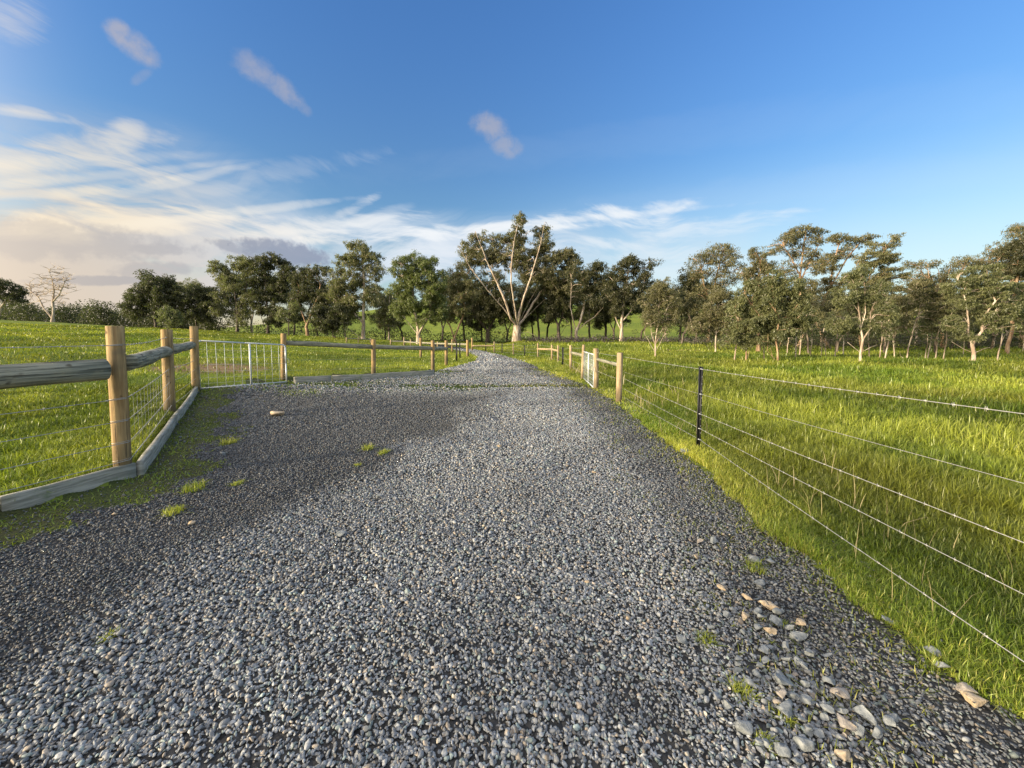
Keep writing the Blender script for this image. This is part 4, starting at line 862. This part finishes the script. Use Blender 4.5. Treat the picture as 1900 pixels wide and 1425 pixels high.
gum(1407, 30, [(1405, 475, 16, 16), (1418, 495, 20, 18), (1395, 510, 20, 18), (1410, 530, 24, 22)], 'mid-height olive gum poking up behind the dense olive pair', 'brown', 'bark_warm', seed=27, cover=1.2)
gum(1384, 19.2, [(1395, 545, 24, 24), (1370, 570, 22, 20), (1410, 575, 26, 24), (1385, 600, 30, 20), (1365, 620, 18, 16), (1400, 630, 28, 16), (1420, 605, 18, 22), (1345, 632, 8, 8, .5)], 'dense olive tree, the left one of the low bushy pair in the right paddock', 'grey', 'bark_warm', [[(1385, 673), (1385, 650), (1387, 620)], [(1394, 669), (1392, 640)], [(1399, 671), (1396, 640)]], seed=28, r0=1.8, cover=1.5, leafpx=4.0, fork=.2)
gum(1443, 18.7, [(1440, 522, 22, 18), (1465, 530, 24, 22), (1450, 555, 32, 24), (1480, 565, 22, 24), (1440, 585, 30, 22), (1475, 600, 24, 20), (1450, 620, 26, 14), (1425, 555, 20, 20), (1490, 590, 14, 16)], 'dense olive tree, the right one of the low bushy pair with a side-bent stem', 'grey', 'bark_warm', [[(1443, 677), (1442, 655), (1440, 635), (1445, 600)], [(1443, 650), (1451, 635), (1458, 622)], [(1422, 672), (1424, 650), (1430, 620)], [(1430, 670), (1428, 645)]], seed=29, r0=2.0, cover=1.5, leafpx=4.0, fork=.2)
gum(1480, 36, [(1492, 430, 28, 12), (1460, 445, 24, 14, .9), (1515, 440, 18, 16, .9), (1438, 462, 16, 14, .6), (1490, 465, 30, 16, .6), (1512, 490, 22, 24, .7), (1470, 495, 24, 20, .4), (1500, 530, 22, 22)], 'very tall airy gum with an umbrella top high above the bushy pair', 'brown', 'bark_warm',
    [[(1500, 645), (1496, 600), (1486, 550), (1484, 510), (1490, 470), (1494, 435)], [(1485, 515), (1468, 480), (1448, 460)], [(1486, 520), (1505, 480), (1516, 450)]], seed=30, r0=3.4, cover=.62, dens=2.0, rcpx=10, flat=.6)
gum(1540, 34, [(1555, 440, 22, 13, .8), (1590, 447, 24, 12, .8), (1565, 470, 24, 16, .8), (1535, 490, 20, 20, .9), (1545, 525, 22, 22, .9), (1615, 440, 12, 8, .7)], 'tall wind-swept gum leaning right beside the umbrella-topped one', 'brown', 'bark_warm',
    [[(1510, 645), (1515, 600), (1528, 560), (1548, 520), (1575, 475), (1595, 450)], [(1540, 535), (1545, 490), (1556, 455)]], seed=31, r0=3.2, cover=.7, dens=1.9, rcpx=10, flat=.55, droop=.1)
gum(1600, 30, [(1640, 455, 26, 12, .8), (1655, 440, 12, 8, .8), (1612, 480, 28, 16), (1590, 510, 26, 18, .8), (1650, 480, 20, 18, .8), (1660, 510, 26, 20, .7), (1625, 530, 30, 24)], 'wind-swept gum with a crown reaching up right above the white-trunked tree', 'olive', 'bark_warm',
    [[(1590, 645), (1592, 600), (1598, 560), (1615, 510), (1640, 465)], [(1600, 555), (1630, 520), (1655, 490)]], seed=32, r0=3, cover=.85, dens=1.8, rcpx=11, flat=.5, droop=.1)
gum(1596, 17.8, [(1585, 520, 20, 18), (1605, 500, 18, 14, .8), (1565, 550, 20, 22), (1600, 555, 24, 22), (1630, 540, 18, 20, .8), (1640, 575, 20, 22), (1565, 600, 24, 20), (1610, 598, 26, 18, .8), (1645, 608, 14, 16, .8), (1556, 615, 14, 12)], 'tree with the brightest straight white trunk in the right paddock, forking low', 'grey', 'bark_pale',
    [[(1596, 680), (1598, 655), (1601, 630), (1598, 610), (1594, 580), (1590, 540)], [(1601, 632), (1612, 610), (1618, 580), (1622, 550)], [(1600, 612), (1602, 580), (1604, 540)], [(1597, 655), (1586, 646), (1576, 636)], [(1599, 652), (1612, 644), (1628, 640)]], seed=33, r0=2.6, cover=1.1, leafpx=3.7, fork=.3)
gum(1682, 20.5, [(1690, 535, 26, 14), (1720, 530, 26, 16), (1745, 545, 20, 16), (1700, 560, 24, 14, .6), (1665, 560, 20, 20), (1735, 575, 20, 20), (1665, 600, 16, 22, .6), (1720, 600, 20, 18, .5)], 'two-stemmed gum with a thin pale V-shaped leaning trunk', 'brown', 'bark_pale',
    [[(1680, 667), (1686, 645), (1692, 625), (1700, 595), (1706, 570), (1716, 550)], [(1690, 628), (1684, 610), (1686, 580), (1690, 550)], [(1679, 666), (1672, 660), (1668, 652)]], seed=34, r0=1.5, cover=1.2, leafpx=3.7, fork=.35, flat=.55)
gum(1748, 36, [(1700, 492, 24, 10, .6), (1730, 488, 16, 8, .6), (1700, 515, 30, 14, .5), (1760, 510, 24, 16, .6), (1780, 490, 24, 14, .6), (1745, 535, 26, 20)], 'thin reddish background gum in the low gap of the right skyline', 'brown', 'bark_warm', seed=35, cover=.6, dens=2, rcpx=10)
gum(1806, 18.3, [(1800, 510, 26, 14), (1830, 505, 28, 16), (1780, 530, 24, 18), (1815, 535, 32, 18), (1850, 530, 26, 20), (1785, 560, 24, 16, .8), (1840, 560, 26, 20, .8), (1870, 565, 22, 22), (1775, 600, 20, 18), (1855, 600, 24, 18), (1820, 585, 20, 16, .6), (1790, 625, 20, 12, .6)], 'broad tree with a flared brown foot and two rising pale limbs at the far right', 'grey', 'bark_pale',
    [[(1806, 673), (1806, 655), (1805, 640), (1798, 615), (1796, 585), (1790, 550)], [(1806, 642), (1820, 615), (1825, 590), (1836, 560), (1842, 530)], [(1806, 650), (1790, 647), (1770, 634)], [(1808, 650), (1825, 646), (1840, 645)], [(1822, 600), (1840, 580), (1860, 565)]], seed=36, r0=3.6, cover=1.2, leafpx=3.8, fork=.25, flat=.55)
gum(1850, 19.2, [(1875, 580, 24, 18), (1905, 560, 26, 22), (1890, 540, 24, 18), (1920, 600, 24, 20)], 'thin leaning white-stemmed tree right of the flared-foot tree', 'grey', 'bark_pale', [[(1847, 674), (1852, 655), (1858, 635), (1862, 605), (1880, 580)]], seed=37, r0=1.4, cover=1.2, leafpx=3.8, flat=.55)
gum(1868, 26, [(1880, 470, 28, 18), (1905, 450, 26, 20), (1870, 500, 30, 20), (1910, 500, 30, 24), (1900, 540, 30, 24), (1940, 520, 24, 40), (1930, 470, 26, 26)], 'dark-topped gum with a thick orange-brown trunk at the right edge', 'dark', 'bark_warm', [[(1866, 662), (1870, 640), (1878, 610), (1880, 560), (1890, 500)], [(1872, 632), (1890, 625), (1910, 615)]], seed=38, r0=3.6, cover=1.4)
gum(1895, 36, [(1890, 428, 18, 12, .8), (1850, 462, 26, 12, .7), (1905, 440, 20, 16, .8), (1810, 485, 22, 10, .5), (1840, 485, 26, 16, .6)], 'reddish thin gum top showing above the dark-topped one at the right edge', 'brown', 'bark_warm', seed=39, cover=.7, dens=2, rcpx=10)
# ---- shaded row behind the right hand trees, copies of three patterns
SPOTS = [(1265, 38, 1.0), (1500, 27, .75), (1524, 38, 1.05), (1552, 28, .8), (1640, 27, .8), (1660, 37, 1.05), (1735, 27, .8), (1765, 34, 1.0), (1700, 42, 1.2), (1800, 33, 1.0), (1460, 42, 1.05), (1380, 40, 1.0), (1350, 46, 1.1), (1600, 44, 1.2), (1840, 34, 1.05), (1895, 40, 1.1), (1945, 30, .95), (1425, 52, 1.25), (1570, 55, 1.4), (1780, 52, 1.4), (1870, 55, 1.4)]
SL = ['half-hidden dark tree right of the slender three-stemmed gum', 'small shaded tree directly right of the dense olive pair', 'dark tree in the deepest shade right of the olive pair', 'small dark tree just left of the white-trunked tree', 'small shaded tree right of the white trunk',
      'dark tree behind the gap left of the V-shaped trunk', 'small dark tree right of the V-shaped trunk', 'shaded tree between the V-shaped trunk and the flared-foot tree', 'tall shadowy tree straight behind the V-shaped trunk', 'shaded tree right behind the flared brown foot',
      'background tree behind the right one of the olive pair', 'background tree behind the left one of the olive pair', 'background tree behind the brownish thin-trunked tree', 'tall shadowy tree straight behind the white trunk', 'dark tree behind the thin leaning white stem',
      'far dark tree behind the orange-brown trunk', 'dark tree cut by the right edge of the view', 'farthest tree above the gap of the olive pair', 'farthest tree behind the small tree left of the white trunk', 'farthest tree behind the shaded middle of the right wood', 'farthest tree behind the right edge trees']
protos = []
for v, (lm, bm_) in enumerate((('dark', 'bark_dark'), ('brown', 'bark_dark'), ('dark', 'bark_pale'))):
    rg = np.random.default_rng(90+v); cl = []
    for q in range(8):
        c = np.array([rg.uniform(-1.7, 1.7), rg.uniform(-1.5, 1.5), rg.uniform(2.2, 5.2)]); n = 9; u = rg.normal(0, 1, (n, 3)); u /= np.linalg.norm(u, axis=1)[:, None]; cl.append(c+u*rg.uniform(.4, 1.1, n)[:, None]*[1, 1, .8])
    cl = np.vstack(cl); L = [[np.array([0, 0, -.05]), np.array([.1, 0, 1.0]), np.array([.1+.3*rg.normal(), .1, 2.2]), np.array([.2*rg.normal(), 0, 4.2])], [np.array([.1, 0, 1.2]), np.array([.7, .2, 2.6])]]
    parts = tree_mesh(L, cl, .55, .11, 1.3, .15, .8, rg, step=.4, rmin=.013); protos.append((parts, lm, bm_))
done = {}
for k, ((px, D_, s), lab) in enumerate(zip(SPOTS, SL)):
    v = k % 3; z = 0; x = xat(px, D_, 0)
    for _ in range(3): z = T(x, D_); x = xat(px, D_, z)
    if v not in done:
        parts, lm, bm_ = protos[v]; r_ = place('shaded_tree', lab, (0, 0, 0), parts, lm, bm_); done[v] = r_
    else:
        r_ = done[v].copy(); C.objects.link(r_)
        for ch in list(done[v].children): c_ = ch.copy(); C.objects.link(c_); c_.parent = r_
    r_['label'] = lab; r_['category'] = 'tree'; r_['group'] = 'shaded trees behind the right paddock trees'
    r_.location = (x, D_, z); r_.rotation_euler = (0, 0, k*1.7); r_.scale = (s*1.05, s*1.05, s)
SP2 = [(335, 56, 1.5), (395, 55, 1.6), (468, 56, 1.75), (545, 55, 1.7), (590, 54, 1.55), (640, 56, 1.3), (715, 56, 1.35), (748, 58, 1.5), (820, 57, 1.7), (862, 62, 1.9), (895, 60, 1.6), (940, 62, 1.8), (990, 62, 1.6), (1015, 60, 1.9), (1060, 60, 1.7), (1095, 56, 1.6), (1188, 56, 1.7), (1235, 50, 1.5), (1262, 54, 1.6), (1290, 50, 1.7), (1140, 60, 1.7)]
SL2 = ['background tree between the broad dark gum and the short round tree', 'background tree left of the gappy olive gum', 'background tree filling the gap left of the darkest tall gum', 'background tree between the darkest gum and the forked dark gum', 'background tree left of the tall olive gum', 'background tree at the feet of the tall olive gum', 'background tree in the gap right of the tall olive gum', 'background tree left of the rounded green gum',
       'background tree right of the rounded green gum', 'background tree behind the brownish low-spreading gum', 'background tree left of the giant gum trunk', 'background tree directly behind the giant gum', 'background tree just right of the giant gum trunk', 'background tree under the right limbs of the giant gum', 'background tree behind the fan-limbed gum', 'background tree left of the straight-trunked gum by the bend', 'background tree right of the straight-trunked gum',
       'background tree behind the slender three-stemmed gum', 'background tree just right of the slender three-stemmed gum', 'background tree under the airy thin-crowned gum', 'background tree behind the straight-trunked gum']
for k, ((px, D_, s), lab) in enumerate(zip(SP2, SL2)):
    v = (k*2+1) % 3; z = 0; x = xat(px, D_, 0)
    for _ in range(3): z = T(x, D_); x = xat(px, D_, z)
    r_ = done[v].copy(); C.objects.link(r_)
    for ch in list(done[v].children): c_ = ch.copy(); C.objects.link(c_); c_.parent = r_
    r_['label'] = lab; r_['category'] = 'tree'; r_['group'] = 'background trees of the central tree line'
    r_.location = (x, D_, z-.2); r_.rotation_euler = (0, 0, k*2.3+.4); r_.scale = (s*(.9+.3*random.random()), s, s*(.85+.3*random.random()))
# slim pale stemmed saplings in the shaded grass
SAP = [(1362, 672, 0), (1418, 671, 1), (1460, 662, 0), (1476, 667, 0), (1483, 664, 1), (1503, 667, 0), (1523, 666, 1), (1533, 667, 0), (1549, 665, 0), (1564, 664, 1), (1613, 667, 0), (1632, 668, 0), (1641, 670, 1), (1660, 668, 0), (1716, 668, 0), (1720, 667, 1), (1736, 669, 0), (1750, 669, 1), (1787, 659, 0), (1897, 655, 0)]
sap0 = None
for k, (px, py, v) in enumerate(SAP):
    g = G(px, py)
    if sap0 is None:
        rg = np.random.default_rng(5); cl = np.array([.0, 0, 1.9])+rg.normal(0, 1, (16, 3))*[.28, .28, .45]
        L = [[np.array([0, 0, -.05]), np.array([.03, 0, .5]), np.array([.06, .02, 1.1]), np.array([.02, 0, 1.9])]]
        parts = tree_mesh(L, cl, .17, .035, 1.1, .085, .9, rg, step=.2, rmin=.008)
        lab0 = 'slim pale-stemmed sapling in the shaded grass under the right-hand trees'
        sap0 = place('sapling', lab0, (0, 0, 0), parts, 'grey', 'bark_pale', 'sapling', 'slim pale saplings under the right-hand trees'); r_ = sap0
    else:
        r_ = sap0.copy(); C.objects.link(r_)
        for ch in list(sap0.children): c_ = ch.copy(); C.objects.link(c_); c_.parent = r_
    s = .75+.5*random.random(); r_.location = tuple(g); r_.rotation_euler = (0, (random.random()-.5)*.25, k*2.1); r_.scale = (s, s, s)
# ---- scattered far trees on the hill and the far woods (stuff)
def scatter_mass(name, label, cat, items, leafm, leafpx, cover, seed, kind='stuff'):
    """one far mass of low crowns; items are (px, depth, width px, height px)"""
    rg = np.random.default_rng(seed); LV, TN = [], []
    for (px, D_, wpx, hpx) in items:
        z = 0; x = xat(px, D_, 0)
        for _ in range(3): z = T(x, D_); x = xat(px, D_, z)
        k = D_/F; R3 = np.array([wpx*k/2, wpx*k/2*.8, hpx*k*.5]); n = int(cover*wpx*hpx*.35/(leafpx*leafpx*.2)); u = rg.normal(0, 1, (n, 3)); u /= np.linalg.norm(u, axis=1)[:, None]
        f = 1+.35*np.sin(u[:, 0]*5+px)*np.cos(u[:, 2]*4+px*.3)+.15*np.sin(u[:, 0]*13+px)
        c = np.array([x, D_, z+R3[2]*.85])+u*R3*(f*rg.uniform(.55, 1.0, n)**.5)[:, None]; c = c[c[:, 2] > z-.1]; n = len(c)
        dr = rg.normal(0, 1, (n, 3)); dr[:, 2] -= .6; dr /= np.linalg.norm(dr, axis=1)[:, None]; w_ = np.cross(dr, rg.normal(0, 1, (n, 3))); w_ /= np.linalg.norm(w_, axis=1)[:, None]; l = leafpx*k*rg.uniform(.6, 1.4, n)
        LV.append(np.stack([c, c+dr*(l*.45)[:, None]+w_*(l*.2)[:, None], c+dr*l[:, None], c+dr*(l*.45)[:, None]-w_*(l*.2)[:, None]], 1).reshape(-1, 3)); TN.append(np.repeat(np.clip(rg.uniform(.1, .6)+rg.uniform(-.2, .4, n), 0, 1), 4))
    LV = np.vstack(LV); o = mk(name, LV, [np.arange(len(LV)).reshape(-1, 4)], M[leafm], attrs={'tone': np.concatenate(TN)}); tag(o, label, cat, kind=kind); return o
rg = np.random.default_rng(77)
scatter_mass('distant_trees', 'small bushy trees dotted over the far green hillside', 'trees', [(rg.uniform(560, 1300), rg.uniform(90, 165), rg.uniform(8, 24), rg.uniform(7, 16)) for q in range(46)], 'dark', 2.6, 1.5, 4)
scatter_mass('distant_woodland', 'low dark line of distant woodland on the left horizon', 'woodland', [(px, 52+rg.uniform(0, 14), rg.uniform(22, 46), rg.uniform(36, 54)*(1.0 if px < 300 else .8)) for px in np.arange(-60, 400, 9)], 'dark', 3.4, 3.5, 5)
scatter_mass('distant_woodland', 'dark wooded backdrop far behind the right-hand trees', 'woodland', [(px, 62+rg.uniform(0, 14), rg.uniform(30, 60), rg.uniform(60, 100)) for px in np.arange(1270, 1980, 13)], 'dark', 4.0, 1.4, 6)
scatter_mass('scrub', 'purplish grey dry scrub along the foot of the trees', 'scrub', [(px, 40+(px > 1260)*(-3)+rg.uniform(0, 10), rg.uniform(14, 30), rg.uniform(9, 17)+(px > 1400)*8) for px in np.arange(975, 1960, 5)], 'scrub', 2.6, 1.5, 7)
scatter_mass('understorey', 'tangled low undergrowth beneath the central tree line', 'undergrowth', [(px, 50+rg.uniform(0, 10), rg.uniform(16, 34), rg.uniform(14, 30)) for px in np.arange(380, 960, 9)], 'dark', 3.0, 1.2, 8)
scatter_mass('understorey', 'dark shaded undergrowth inside the right-hand wood', 'undergrowth', [(px, 30+rg.uniform(0, 9), rg.uniform(22, 44), rg.uniform(26, 62)) for px in np.arange(1300, 1970, 13)], 'dark', 3.6, 1.3, 9)
print('leaf quads', NL[0])
